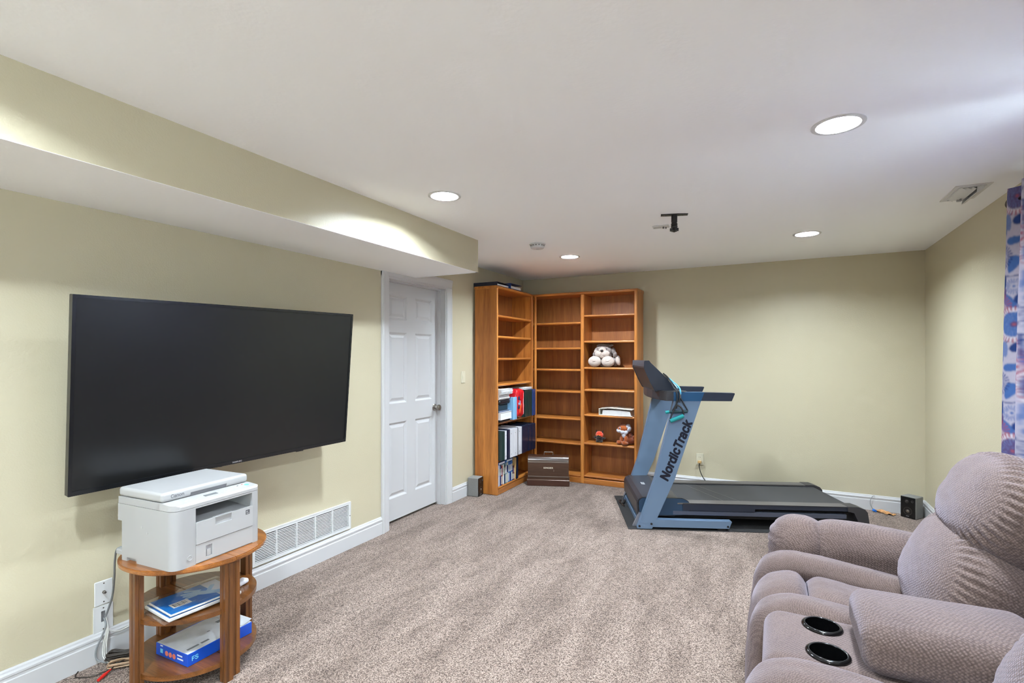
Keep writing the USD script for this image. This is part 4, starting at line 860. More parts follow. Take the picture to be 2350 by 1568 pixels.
# deck
td.add("running_belt", mf(side(Polygon([(0.30, 0.150), (0.30, 0.190), (1.765, 0.190), (1.795, 0.176), (1.800, 0.160), (1.79, 0.145)]), 0.150, 0.735)), M_BELT)
for a0, a1 in ((0.815, 0.610), (0.950, 0.700)):
    td.add("belt_joint", prism([(0, 0), (0.006, 0), (0.006, 0.0006), (0, 0.0006)], (a0, 0.152, 0.1901), X, Z, ((a1 - a0) / 0.58, 1.0, 0), 0.58), plain("belt_line", lin(92, 90, 86), 0.6), smooth=False)
for b0, b1 in ((0.055, 0.152), (0.733, 0.830)):
    td.add("foot_rail", side(Polygon([(0.40, 0.196), (1.72, 0.196), (1.72, 0.204), (0.40, 0.204)]).buffer(0.001), b0, b1), M_TAUPE, smooth=False)
    lo, hi = (b0, b0 + 0.012) if b0 < 0.4 else (b1 - 0.012, b1)
    td.add("fascia", side(Polygon([(0.44, 0.145), (1.0, 0.145), (1.0, 0.168), (1.76, 0.168), (1.76, 0.203), (0.44, 0.203)]), lo, hi), M_CHARD, smooth=False)
    td.add("frame_rail", cbox((0.36, b0 + 0.006, 0.105), (1.70, b0 + 0.056, 0.142), 0.004), M_FRAME)
    cap = Polygon([(1.70, 0.207), (1.775, 0.207), (1.825, 0.190), (1.846, 0.165), (1.862, 0.060), (1.79, 0.060), (1.745, 0.160), (1.70, 0.168)]).buffer(-0.004).buffer(0.004)
    td.add("end_cap", mf(side(cap, b0 - 0.010, b1 + 0.008)), M_CHAR)
    td.add("foot", cbox((1.79, b0 + 0.01, z0), (1.85, b1 - 0.03, 0.066), 0.004), M_BLACK)
td.add("deck_underside", box((0.36, 0.10, 0.075), (1.78, 0.79, 0.150)), plain("deck_black", lin(14, 14, 15), 0.7), smooth=False)
# motor hood
hp_ = [(0.082, 0.085), (0.078, 0.195), (0.090, 0.222), (0.125, 0.240), (0.30, 0.246), (0.425, 0.212), (0.445, 0.196), (0.44, 0.16), (0.38, 0.085)]
td.add("motor_hood", mf(side(Polygon(hp_).buffer(-0.010).buffer(0.010), 0.085, 0.845)), M_CHAR, smooth=40)
for b0, b1 in ((0.0615, 0.088), (0.800, 0.824)):
    cp_ = Polygon([(0.10, 0.095), (0.092, 0.20), (0.11, 0.236), (0.44, 0.236), (0.485, 0.215), (0.50, 0.18), (0.485, 0.13), (0.43, 0.106)]).buffer(-0.035).buffer(0.035)
    td.add("hood_cheek", mf(side(cp_, b0, b1)), M_STEELD, smooth=40)
    td.add("hood_cheek_rim", side(cp_.buffer(0.004).difference(cp_.buffer(-0.001)), b0 + 0.004, b1 - 0.004), M_BLACK, smooth=False)
td.add("hood_emblem", text_on("iFIT", 0.030, (0.215, 0.475, 0.2448), Y, NX, 0.0012, bold=False), plain("emblem_white", lin(214, 216, 220), 0.4), smooth=False)
# console and rails
bar = Polygon([(0.440, 0.004), (0.300, 0.004), (0.262, 0.10), (0.235, 0.25), (0.224, 0.45), (0.232, 0.62), (0.255, 0.78), (0.300, 0.881), (0.440, 0.881), (0.480, 0.80), (0.450, 0.70), (0.450, 0.18), (0.480, 0.085)]).buffer(-0.01).buffer(0.01)
td.add("console_base", mf(prism(bar, (0, 0, 1.036), X, Y, Z, 0.066)) + mf(prism(bar.buffer(-0.006), (0, 0, 1.030), X, Y, Z, 0.076)), M_CHAR, smooth=40)
for b0, b1 in ((-0.004, 0.064), (0.821, 0.889)):
    hr = td.add("handrail", mf(side(Polygon([(0.55, 1.032), (0.803, 1.032), (0.829, 1.096), (0.55, 1.100)]).buffer(-0.006).buffer(0.006), b0 + 0.004, b1 - 0.004)), M_CHARD, smooth=40)
    td.add("rail_cover", mf(side(Polygon([(0.355, 1.031), (0.566, 1.031), (0.592, 1.101), (0.355, 1.101)]), b0, b1)), M_COVER)
tw = Polygon([(0.152, 1.343), (0.184, 1.345), (0.338, 1.195), (0.402, 1.100), (0.240, 1.100), (0.205, 1.165), (0.150, 1.288)]).buffer(-0.006).buffer(0.006)
td.add("console_tower", mf(side(tw, 0.155, 0.745)) , M_CHAR, smooth=40)
td.add("console_cheek", mf(side(tw.buffer(0.004), 0.140, 0.157)), M_CHARD, smooth=40)
td.add("console_cheek", mf(side(tw.buffer(0.004), 0.743, 0.760)), M_CHARD, smooth=40)
td.add("console_cap", mf(side(Polygon([(0.146, 1.300), (0.150, 1.349), (0.188, 1.351), (0.200, 1.336), (0.160, 1.300)]), 0.138, 0.762)), M_CHARD, smooth=40)
nface = np.array([0.150, 0, 0.154]); nface /= np.linalg.norm(nface)
sl = np.array([0.154, 0, -0.150]); sl /= np.linalg.norm(sl)
fo = np.array([0.192, 0.19, 1.338])
td.add("console_screen", prism(sbox(0, 0, 0.155, 0.52), fo, sl, Y, nface, 0.003), M_BLACKGLOSS, smooth=False)
td.add("device_shelf", cbox((0.34, 0.20, 1.100), (0.46, 0.70, 1.118), 0.004), M_CHARD)
td.add("power_lead", tube([(0.080, 0.72, 0.10), (0.055, 0.70, 0.06), (0.035, 0.66, 0.0125), (0.05, 0.60, 0.0125), (0.03, 0.72, 0.0125), (0.045, 0.80, 0.0125), (0.02, 0.74, 0.018), (0.04, 0.66, 0.02), (0.07, 0.74, 0.015), (0.10, 0.90, 0.0125), (0.12, 0.93, 0.0125)], 0.0045, 8, 5), M_CORDB, label="dark coiled power lead")

# exercise bands hung over the console's near end
M_TEAL, M_TEALD, M_SKY, M_WEB = plain("foam_teal", lin(14, 140, 142), 0.6), plain("foam_dark_teal", lin(28, 58, 66), 0.6), plain("band_sky", lin(92, 178, 214), 0.35), plain("band_black", lin(28, 28, 32), 0.5)
rb1 = Thing("resistance_band", "black and teal-grip exercise band draped over the treadmill console", "exercise band", TLOC, rotz=TROT)
rb1.add("tubing", tube([(0.372, -0.020, 1.000), (0.378, -0.018, 1.06), (0.372, -0.014, 1.115), (0.362, 0.02, 1.135), (0.335, 0.10, 1.21), (0.300, 0.124, 1.245), (0.322, 0.126, 1.222), (0.352, 0.10, 1.185), (0.384, 0.03, 1.125), (0.395, -0.012, 1.105), (0.3955, -0.022, 1.05), (0.394, -0.026, 1.02)], 0.0055, 10), M_WEB)
g1 = [(0.372, -0.022, 1.000), (0.345, -0.024, 0.945), (0.322, -0.026, 0.885), (0.329, -0.028, 0.874), (0.345, -0.028, 0.872)]
rb1.add("strap", [tube(g1, 0.0055, 8, 4)][0], M_WEB)
rb1.add("strap", tube([(0.372, -0.022, 1.000), (0.398, -0.028, 0.990), (0.418, -0.032, 0.958), (0.424, -0.032, 0.925)], 0.0068, 8, 4), M_WEB)
rb1.add("grip", cyl((0.322, -0.028, 0.874), (0.424, -0.032, 0.918), 0.0155, 20), M_TEAL, label="teal foam grip")
rb1.add("swivel", cyl((0.373, -0.021, 1.012), (0.370, -0.022, 0.972), 0.0065, 12), M_BLACK)
rb2 = Thing("resistance_band", "sky-blue exercise band with dark triangular handle on the treadmill console", "exercise band", TLOC, rotz=TROT)
rb2.add("tubing", tube([(0.402, -0.012, 1.062), (0.404, -0.012, 1.112), (0.396, 0.02, 1.145), (0.36, 0.10, 1.19), (0.335, 0.125, 1.212), (0.36, 0.122, 1.186), (0.405, 0.09, 1.125)], 0.0058, 10), M_SKY)
rb2.add("strap", tube([(0.402, -0.014, 1.062), (0.430, -0.016, 1.01), (0.458, -0.018, 0.958), (0.452, -0.018, 0.950)], 0.0050, 8, 3), M_WEB)
rb2.add("strap", tube([(0.402, -0.014, 1.062), (0.372, -0.014, 1.005), (0.338, -0.014, 0.950)], 0.0050, 8, 3), M_WEB)
rb2.add("grip", cyl((0.318, -0.010, 0.945), (0.458, -0.014, 0.950), 0.0115, 18), M_TEALD)
rb2.add("grip_end", cyl((0.290, -0.009, 0.940), (0.318, -0.010, 0.945), 0.0125, 18), M_TEAL)
rb2.add("swivel", cyl((0.402, -0.013, 1.085), (0.402, -0.014, 1.055), 0.0075, 12), M_NICKEL)

# ------------------------------------------------------------------ outlet, treadmill cord, speakers, small things on the carpet
ol = Thing("wall_outlet", "ivory duplex outlet on the far wall above the treadmill", "outlet", (2.041, BACK, 0.320))
ol.add("plate", cbox((-0.036, -0.0055, -0.059), (0.036, 0.0, 0.059), 0.002), M_IVORY)
for z in (0.021, -0.021):
    rc_ = ol.add("receptacle", prism(Point(0, 0).buffer(0.017, 16).intersection(sbox(-0.02, -0.0135, 0.02, 0.0135)), (0, -0.0050, z), X, Z, NY, 0.003), M_IVORY, smooth=False)
    if z > 0: ol.add("slot", [box((dx - 0.0012, -0.0084, z - 0.004), (dx + 0.0012, -0.0078, z + 0.005)) for dx in (-0.0065,)][0], M_DARKHOLE, parent=rc_, smooth=False); ol.add("slot", box((0.0053, -0.0084, z - 0.004), (0.0077, -0.0078, z + 0.005)), M_DARKHOLE, parent=rc_, smooth=False)
pc = Thing("power_cable", "black power cable plugged into the ivory outlet, dropping behind the treadmill", "cable", (2.041, BACK - 0.0085, 0.296))
pc.add("plug", rbox((-0.018, -0.034, -0.014), (0.016, 0.0, 0.012), 0.004), plain("plug_amber", lin(196, 160, 106), 0.4), label="tan three-prong plug")
pc.add("lead", tube([(0.0, -0.030, -0.010), (-0.002, -0.036, -0.04), (0.012, -0.042, -0.10), (0.04, -0.050, -0.155), (0.075, -0.055, -0.20), (0.10, -0.055, -0.25), (0.10, -0.05, -0.289)], 0.0042, 10), M_BLACK)

M_SPG = plain("speaker_grey", lin(128, 127, 125), 0.7, bump=(420, 0.4, 0.0015), vary=0.12, vscale=300)
M_SPF = plain("speaker_front", lin(14, 14, 15), 0.3)
sp = Thing("speaker", "small grey and black speaker on the carpet beside the tall bookcase side", "speaker", (0.081, 4.335, 0.0005), rotz=96, group="small satellite speakers")
sp.add("cabinet", cbox((-0.058, -0.050, 0), (0.058, 0.062, 0.182), 0.004), M_SPG)
fb = sp.add("baffle", cbox((-0.056, -0.056, 0.002), (0.056, -0.049, 0.180), 0.003), M_SPF)
sp.add("woofer", lathe([(0.0001, 0.5), (0.012, 0.45), (0.013, 0.2), (0.026, 0.0), (0.030, 0.35), (0.034, 0.3), (0.034, 0.0)], 32, (0, -0.0555, 0.060), (0, -0.0605, 0.060)), plain("speaker_cone", lin(44, 40, 38), 0.35), parent=fb)
sp.add("dust_cap", ell((0, -0.058, 0.060), (0.011, 0.004, 0.011), n=3), M_NICKEL, parent=fb)
sp.add("tweeter", lathe([(0.0001, 0.8), (0.007, 0.5), (0.010, 0.1), (0.014, 0.3), (0.015, 0.0)], 28, (-0.008, -0.0555, 0.142), (-0.008, -0.060, 0.142)), plain("speaker_cone", lin(44, 40, 38), 0.35), parent=fb)
sp.add("port", lathe([(0.0001, 0.0), (0.006, 0.0), (0.008, 1.0), (0.009, 0.0)], 24, (0.034, -0.0555, 0.148), (0.034, -0.0585, 0.148)), plain("speaker_port", lin(70, 70, 70), 0.4), parent=fb)
sp.add("name_plate", text_on("SONY", 0.0065, (-0.014, -0.0560, 0.014), X, Z, 0.0006), plain("logo_silver", lin(190, 190, 195), 0.3, 0.6), parent=fb, smooth=False)
dup(sp, "small grey and black speaker on the carpet in the far right corner", (3.775, 5.465, 0.0005), -38.0)
single("speaker_lead", tube([(0.005, 4.404, 0.15), (0.007, 4.404, 0.08), (0.012, 4.404, 0.03), (0.03, 4.404, 0.006)], 0.002, 8), M_BLACK, "thin black lead behind the speaker beside the bookcase", "cable")

nc = Thing("network_lead", "short grey lead with blue connector hanging from the far baseboard", "cable", (3.515, BACK - 0.017, 0.125))
nc.add("lead", tube([(0.012, 0.004, 0.004), (-0.004, -0.016, 0.006), (-0.022, -0.024, -0.025), (-0.024, -0.028, -0.065), (-0.012, -0.036, -0.095), (-0.006, -0.042, -0.104)], 0.0022, 8), M_CORDG)
nc.add("connector", moved(cbox((-0.014, -0.012, -0.010), (0.014, 0.012, 0.010), 0.003), (0.004, -0.050, -0.113), rz=25, ry=30), plain("connector_blue", lin(26, 112, 208), 0.4), label="bright blue plug")
nx, ny = 26, 14
gx, gy = np.meshgrid(np.linspace(-0.082, 0.082, nx), np.linspace(-0.028, 0.028, ny), indexing="ij")
pp = np.stack([gx, gy, 0 * gx], -1).reshape(-1, 3)
nz = meshkit.fbm(pp * np.array([38, 70, 1]) + 5, 3, 8)
pp[:, 2] = 0.004 + 0.040 * np.clip(nz - 0.25, 0, 1) * (1 - (pp[:, 0] / 0.1) ** 2)
pp[:, 1] *= 0.55 + 0.45 * np.abs(pp[:, 0]) / 0.082
ids = np.arange(nx * ny).reshape(nx, ny)
q = np.stack([ids[:-1, :-1], ids[1:, :-1], ids[1:, 1:], ids[:-1, 1:]], -1).reshape(-1, 4)
F = np.vstack([q[:, [0, 1, 2]], q[:, [0, 2, 3]]])
low = pp.copy(); low[:, 2] -= 0.0012
ed = np.concatenate([ids[:, 0], ids[-1, 1:], ids[-2::-1, -1], ids[0, -2:0:-1]])
Fs = []
for i in range(len(ed)):
    a, b = ed[i], ed[(i + 1) % len(ed)]; n_ = len(pp); Fs += [(a, a + n_, b + n_), (a, b + n_, b)]
single("crumpled_wrapper", moved((np.vstack([pp, low]), np.vstack([F, F[:, ::-1] + len(pp), np.array(Fs)])), (3.585, 5.490, 0.0), rz=-34), plain("brown_paper", lin(196, 142, 86), 0.5, vary=0.25, vscale=40), "crumpled brown paper wrapper on the carpet left of the corner speaker", "wrapper", smooth=20)

# ------------------------------------------------------------------ ceiling fittings
sd = Thing("smoke_detector", "round white smoke detector on the ceiling", "smoke detector", (0.998, 3.803, CEIL))
sd.add("mounting_ring", lathe([(0.0001, 0.0), (0.068, 0.0), (0.068, -0.006), (0.060, -0.010), (0.0001, -0.010)], 40), M_WHITE)
sd.add("housing", lathe([(0.0001, -0.010), (0.056, -0.010), (0.057, -0.030), (0.052, -0.038), (0.046, -0.041), (0.0001, -0.042)], 40), M_WHITE)
for k in range(14):
    a = k / 14 * 2 * math.pi
    sd.add("vent_slot", moved(box((0.0555, -0.007, -0.021), (0.0585, 0.007, -0.013)), rz=math.degrees(a)), plain("detector_slot", lin(120, 120, 118), 0.6), smooth=False)
sd.add("test_button", lathe([(0.0001, -0.042), (0.012, -0.042), (0.011, -0.0445), (0.0001, -0.045)], 24), plain("detector_button", lin(205, 205, 205), 0.4))
pm = Thing("projector_mount", "black projector ceiling mount with cross plate and knuckle, no projector", "projector mount", (2.150, 3.420, CEIL), rotz=12)
arm_ = unary_union([Polygon([(-0.086, -0.030), (-0.075, -0.012), (-0.086, 0.006), (-0.02, 0.018), (0.02, 0.022), (0.086, 0.028), (0.078, 0.010), (0.086, -0.006), (0.02, -0.020), (-0.02, -0.024)])]).buffer(-0.003).buffer(0.003)
arm_ = arm_.difference(Point(-0.052, -0.006).buffer(0.004)).difference(Point(0.052, 0.008).buffer(0.004))
pm.add("ceiling_plate", prism(arm_, (0, 0, -0.006), X, Y, Z, 0.006), M_BLACK, smooth=False)
pm.add("column", lathe([(0.0001, -0.005), (0.019, -0.005), (0.019, -0.050), (0.017, -0.052), (0.017, -0.058), (0.020, -0.060), (0.020, -0.072), (0.0001, -0.072)], 28), M_BLACK)
pm.add("knuckle", ell((0, 0, -0.080), (0.021, 0.018, 0.016), n=3), M_BLACK)
pm.add("clamp_knob", [prism(unary_union([Point(0.019 * math.cos(t), 0.019 * math.sin(t)).buffer(0.0085) for t in np.arange(6) * math.pi / 3] + [Point(0, 0).buffer(0.020)]), (0, 0, -0.108), X, Y, Z, 0.018)], M_BLACK, smooth=40)
pm.add("end_screw", ell((0, 0, -0.110), (0.010, 0.010, 0.006), n=2), M_BLACK)
jb = Thing("ceiling_wall_plate", "white cable plate with two dark jacks on the ceiling beside the projector mount", "cable plate", (2.012, 3.690, CEIL), rotz=4)
jb.add("plate", cbox((-0.057, -0.036, -0.007), (0.057, 0.036, 0.0), 0.003), M_WHITE)
jb.add("insert", cbox((-0.05, -0.018, -0.009), (0.0, 0.018, -0.006), 0.002), plain("insert_grey", lin(186, 186, 186), 0.5))
for x in (0.018, 0.034): jb.add("jack", cyl((x, -0.004 if x < 0.03 else 0.008, -0.006), (x, -0.004 if x < 0.03 else 0.008, -0.018), 0.0065 if x < 0.03 else 0.004, 16), plain("jack_grey", lin(96, 96, 96), 0.4, 0.5))
rg = Thing("ceiling_register", "white ceiling air register with curved deflector by the flowered curtain", "vent", (3.680, 3.705, CEIL))
rf = sbox(-0.078, -0.152, 0.078, 0.152)
ro = sbox(-0.052, -0.127, 0.052, 0.127)
rg.add("frame", prism(rf.difference(ro), (0, 0, -0.005), X, Y, Z, 0.005), M_WHITE, smooth=False)
rg.add("frame_lip", prism(ro.buffer(0.006).difference(ro), (0, 0, -0.009), X, Y, Z, 0.004), M_WHITE, smooth=False)
rg.add("duct", box((-0.052, -0.127, -0.0012), (0.052, 0.127, -0.0002)), plain("duct_grey", lin(150, 150, 150), 0.6), smooth=False)
cv = [(0.050 - 0.000 - 0.050 * (1 - math.cos(t)), -0.002 - 0.040 * math.sin(t)) for t in np.linspace(0, 1.25, 9)]
cvp = Polygon(cv + [(x - 0.0016, z + 0.0012) for x, z in cv[::-1]]).buffer(0)
rg.add("curved_deflector", prism(cvp, (0, 0.122, 0), X, Z, NY, 0.244), M_WHITE, smooth=30)
for y in (0.122, -0.124): rg.add("deflector_cheek", prism(Polygon(cv + [(0.020, -0.002)]).buffer(0), (0, y, 0), X, Z, NY, 0.002), M_WHITE, smooth=False)
for k in range(3): rg.add("blade", moved(box((-0.014, -0.122, -0.0006), (0.014, 0.122, 0.0006)), (-0.038 + 0.022 * k, 0, -0.010), ry=35), M_WHITE, smooth=False)
rg.add("lever", cbox((-0.012, 0.094, -0.026), (0.010, 0.110, -0.012), 0.002), plain("lever_grey", lin(168, 168, 170), 0.4))

# ------------------------------------------------------------------ reclining loveseat
def fabric(name, scale=88.0, dist=0.0045, rot=(0.5, 0.6, 0.78)):
    return mat(name, {
        "tc": ("texture_coordinate", {}), "mp": ("mapping", {"mapping_type": "point", "rotation": rot, "scale": (1.0, 1.0, 1.0)}),
        "v": ("voronoi_texture", {"scale": scale, "randomness": 0.32, "feature": "smooth_f1", "smoothness": 0.35}),
        "n": ("noise_texture", {"scale": 420.0, "detail": 2.0}),
        "n2": ("noise_texture", {"scale": 7.0, "detail": 3.0}),
        "r": ("rgb_ramp", {"ramp": [(0.10, lin(124, 105, 98)), (0.40, lin(110, 93, 86)), (0.62, lin(88, 73, 67))]}),
        "r2": ("rgb_ramp", {"ramp": [(0.35, (0.86, 0.86, 0.88)), (0.65, (1.0, 1.0, 1.0))]}),
        "mx": ("mix", {"mix_type": "multiply", "fac": 1.0}),
        "iv": ("math", {"math_type": "subtract", "value1": 1.0}), "ad": ("math", {"math_type": "multiply_add", "value2": 0.35}),
        "b": ("bump", {"strength": 0.75, "distance": dist}),
        "p": ("principled_bsdf", {"roughness": 0.85, "specular_ior_level": 0.2, "sheen_weight": 0.30, "sheen_roughness": 0.5, "sheen_tint": (0.84, 0.80, 1.0)})},
        [("tc.object", "mp.vector"), ("mp.vector", "v.vector"), ("tc.object", "n.vector"), ("tc.object", "n2.vector"), ("v.distance", "r.fac"), ("n2.fac", "r2.fac"), ("r.color", "mx.color1"), ("r2.color", "mx.color2"),
         ("mx.color", "p.base_color"), ("v.distance", "iv.value2"), ("n.fac", "ad.value1"), ("iv.value", "ad.value3"), ("ad.value", "b.height"), ("b.normal", "p.normal")])
M_FAB = fabric("chenille_waffle", 158.0, 0.0028)
M_FABF = fabric("chenille_fine", 230.0, 0.0014)

YC = 1.785                     # centre of the console; the two seats mirror about it
ls = Thing("reclining_loveseat", "taupe chenille reclining loveseat with a cup-holder console, right foreground", "loveseat", (3.20, YC, 0.0))
def wr(m, amp, sc, seed, only=None):
    v = m.vertices
    w = (meshkit.fbm(v * np.array(sc), 3, seed) - 0.5) * 2 * amp
    if only is not None: w = w * only(v)
    return along_normals(m, w)
def put(name, m, M=None, parent=None, label=None):
    return ls.add(name, m, M or M_FAB, parent=parent, smooth=True, world=True, label=label)
def channel(crest, y0, y1, depth=0.035, thick=0.10, pinch0=0.0, pinch1=0.0, power=3.0, amp=0.004, seed=1):
    """An upholstered channel: the crest line (x, z) swept across the width y0..y1 with a rounded top and rounded ends."""
    P = np.array(crest, float); out = []
    Q = np.vstack([2 * P[0] - P[1], P, 2 * P[-1] - P[-2]])
    for i in range(1, len(Q) - 2):
        for t in np.arange(8) / 8:
            a, b, c, d = Q[i - 1:i + 3]
            out.append(0.5 * (2 * b + (c - a) * t + (2 * a - 5 * b + 4 * c - d) * t * t + (3 * b - a - 3 * c + d) * t ** 3))
    out.append(P[-1]); P = np.array(out)
    s = np.concatenate([[0], np.cumsum(np.linalg.norm(np.diff(P, axis=0), axis=1))]); n = max(20, int(s[-1] / 0.010))
    u = np.linspace(0, s[-1], n); P = np.c_[np.interp(u, s, P[:, 0]), np.interp(u, s, P[:, 1])]
    T = np.gradient(P, axis=0); T /= np.linalg.norm(T, axis=1, keepdims=True); N = np.c_[-T[:, 1], T[:, 0]]
    if N[0, 1] < 0: N = -N
    W = y1 - y0; m = max(14, int(W / 0.009)); w = np.linspace(-1, 1, m + 1)
    hs = [-depth * abs(x) ** power for x in w]
    sec = [(x, h) for x, h in zip(w, hs)] + [(1.0, -thick), (-1.0, -thick)]
    V = []
    for i in range(n):
        e0, e1 = u[i], s[-1] - u[i]
        drop = pinch0 * max(0, 1 - e0 / 0.05) ** 2 + pinch1 * max(0, 1 - e1 / 0.05) ** 2
        for k, (x, h) in enumerate(sec):
            hh = h - drop if k <= m else h
            V.append((P[i, 0] + N[i, 0] * hh, (y0 + y1) / 2 + x * W / 2, P[i, 1] + N[i, 1] * hh))
    L = len(sec); F = []
    for i in range(n - 1):
        for k in range(L):
            a, b, c, d = i * L + k, i * L + (k + 1) % L, (i + 1) * L + (k + 1) % L, (i + 1) * L + k
            F += [(a, b, c), (a, c, d)]
    for base in (0, (n - 1) * L):
        V.append(np.mean(V[base:base + L], axis=0)); c = len(V) - 1
        F += [(c, base + (k + 1) % L, base + k) for k in range(L)]
    mesh = trimesh.Trimesh(np.array(V, float), np.array(F), process=False)
    mesh.fix_normals()
    return wr(mesh, amp, (16, 22, 16), seed)

TOPX = [(3.25, 0.476), (3.10, 0.496), (2.95, 0.514), (2.82, 0.524)]
FRONT = [(2.757, 0.516), (2.696, 0.486), (2.656, 0.424), (2.638, 0.312), (2.634, 0.190), (2.642, 0.085)]
def seat(sg):
    """One seat; sg = +1 the far one, -1 its mirror image nearer the viewer."""
    f = lambda a, b: tuple(sorted((YC + sg * a, YC + sg * b)))
    put("seat_bolster", channel([(x, z + (0.010 if sg > 0 else 0.052)) for x, z in TOPX + FRONT], *f(0.186 if sg > 0 else 0.138, 0.378), depth=0.060, seed=3 + sg), M_FABF)
    put("seat_bolster", channel([(x, z + 0.020) for x, z in TOPX + FRONT], *f(0.635, 0.800), depth=0.050, seed=5 + sg), M_FABF)
    put("seat_panel", channel([(3.25, 0.472), (3.10, 0.490), (2.95, 0.506), (2.850, 0.514)], *f(0.370, 0.640), depth=0.030, pinch1=0.030, seed=7 + sg), M_FABF)
    put("footrest_panel", channel([(2.848, 0.512), (2.80, 0.518)] + [(x - 0.004, z - 0.003) for x, z in FRONT], *f(0.370, 0.640), depth=0.036, pinch0=0.034, seed=9 + sg), M_FABF)
    # arm: front bulb and rear pad with a gathered seam between them, dropping slightly to the back
    ya, yb = f(0.785, 1.045)
    a1 = soft((0.255, 0.250, 0.60), 0.118, 0.011); v = a1.vertices
    v[:, 2] += 0.016 * (1 - (v[:, 1] / 0.125) ** 2) * (v[:, 2] > 0)
    a1 = wr(a1, 0.006, (9, 9, 6), 21 + sg)
    v = a1.vertices
    k = np.clip((-v[:, 0] - 0.05) / 0.08, 0, 1)                    # gathers on the bulb's front
    v[:, 0] += k * 0.004 * np.sin(v[:, 2] * 150)
    put("armrest_bulb", moved(a1, (2.832, (ya + yb) / 2, 0.335), ry=0.0), M_FAB)
    a2 = soft((0.62, 0.245, 0.255), 0.118, 0.011); v = a2.vertices
    v[:, 2] += 0.014 * np.cos(np.clip(v[:, 0] / 0.31, -1, 1) * math.pi / 2) * (v[:, 2] > 0)
    a2 = wr(a2, 0.007, (7, 9, 9), 31 + sg)
    v = a2.vertices; near = np.exp(-((v[:, 0] + 0.30) / 0.05) ** 2)
    ang_ = np.arctan2(v[:, 2], v[:, 1])
    v[:] = v + near[:, None] * 0.003 * np.sin(ang_ * 34)[:, None] * np.c_[0 * ang_, np.cos(ang_), np.sin(ang_)]
    put("armrest_pad", moved(a2, (3.155, (ya + yb) / 2, 0.500), ry=3.5), M_FAB)
    put("arm_box", soft((0.95, 0.235, 0.40), 0.04, 0.02).apply_translation((3.24, (ya + yb) / 2, 0.245)), M_FAB)
    # back: lumbar and head pillows, and the outside back
    def cush(c, rad, tilt, seed, folds):
        m = pillow(rad, 2.7, 64); v = m.vertices
        th = np.arctan2(v[:, 2] / rad[2], v[:, 1] / rad[1]); rr = np.hypot(v[:, 1] / rad[1], v[:, 2] / rad[2])
        crow = np.exp(-((rr - 0.93) / 0.10) ** 2)
        d = 0.005 * crow * np.sin(th * folds) + 0.012 * (meshkit.fbm(v * np.array([5, 6, 11]), 3, seed) - 0.5)
        d += 0.006 * (meshkit.fbm(v * np.array([8, 7, 24]) + 3, 2, seed + 4) - 0.5) * np.clip(1.2 - (v[:, 2] / rad[2] + 0.6) ** 2, 0, 1)
        return moved(along_normals(m, d), c, ry=math.degrees(tilt))
    yc = YC + sg * 0.452
    put("lumbar_pillow", cush((3.309, yc, 0.633), (0.152, 0.308, 0.199), 0.393, 41 + sg, 46), M_FAB)
    put("head_pillow", cush((3.423, yc, 0.874), (0.163, 0.287, 0.173), 0.477, 51 + sg, 40), M_FAB)
    ob = soft((0.20, 0.58, 0.72), 0.07, 0.02)
    put("back_panel", moved(wr(ob, 0.004, (6, 6, 6), 61 + sg), (3.555, yc, 0.60), ry=14), M_FABF)
seat(1); seat(-1)
cons = mf(soft((0.66, 0.365, 0.480), 0.058, 0.012))
cups = [(2.864, YC + 0.083), (2.867, YC - 0.082)]
for x, y in cups: cons -= mf(cyl((x - 3.028, y - YC, 0.12), (x - 3.028, y - YC, 0.30), 0.047, 48))
cid = put("console", moved(cons, (3.028, YC, 0.298)), M_FABF)
for x, y in cups:
    c = put("cup_holder", lathe([(0.0455, -0.095), (0.0455, 0.004), (0.0475, 0.0065), (0.0505, 0.0068), (0.0555, 0.004), (0.0575, 0.0), (0.0470, 0.0), (0.0470, -0.097), (0.0001, -0.097), (0.0001, -0.095)], 56, (x, y, 0.5385), (x, y, 1.5385)), M_BLACKGLOSS, label="glossy black cup holder")
    put("rim_highlight", lathe([(0.0462, 0.0062), (0.0472, 0.0078), (0.0482, 0.0076), (0.0480, 0.0062)], 56, (x, y, 0.5385), (x, y, 1.5385)), plain("cup_ring", lin(70, 70, 74), 0.18, 0.6), parent=c)
lid_ = soft((0.42, 0.320, 0.125), 0.050, 0.010); v = lid_.vertices
v[:, 2] += 0.022 * (1 - (v[:, 1] / 0.158) ** 2) * (v[:, 2] > 0)
lid_ = wr(lid_, 0.004, (9, 9, 9), 71)
put("console_lid", moved(lid_, (3.146, YC - 0.010, 0.6045), ry=-1.0), M_FAB)
base = [box((2.74, YC - 1.02, 0.06), (3.66, YC + 1.02, 0.40))]
put("base_frame", base, M_FABF)
for y in (-0.95, 0.95):
    for x in (2.80, 3.60): ls.add("foot", cyl((x, YC + y, 0.0005), (x, YC + y, 0.062), 0.022, 20), M_BLACK, world=True)

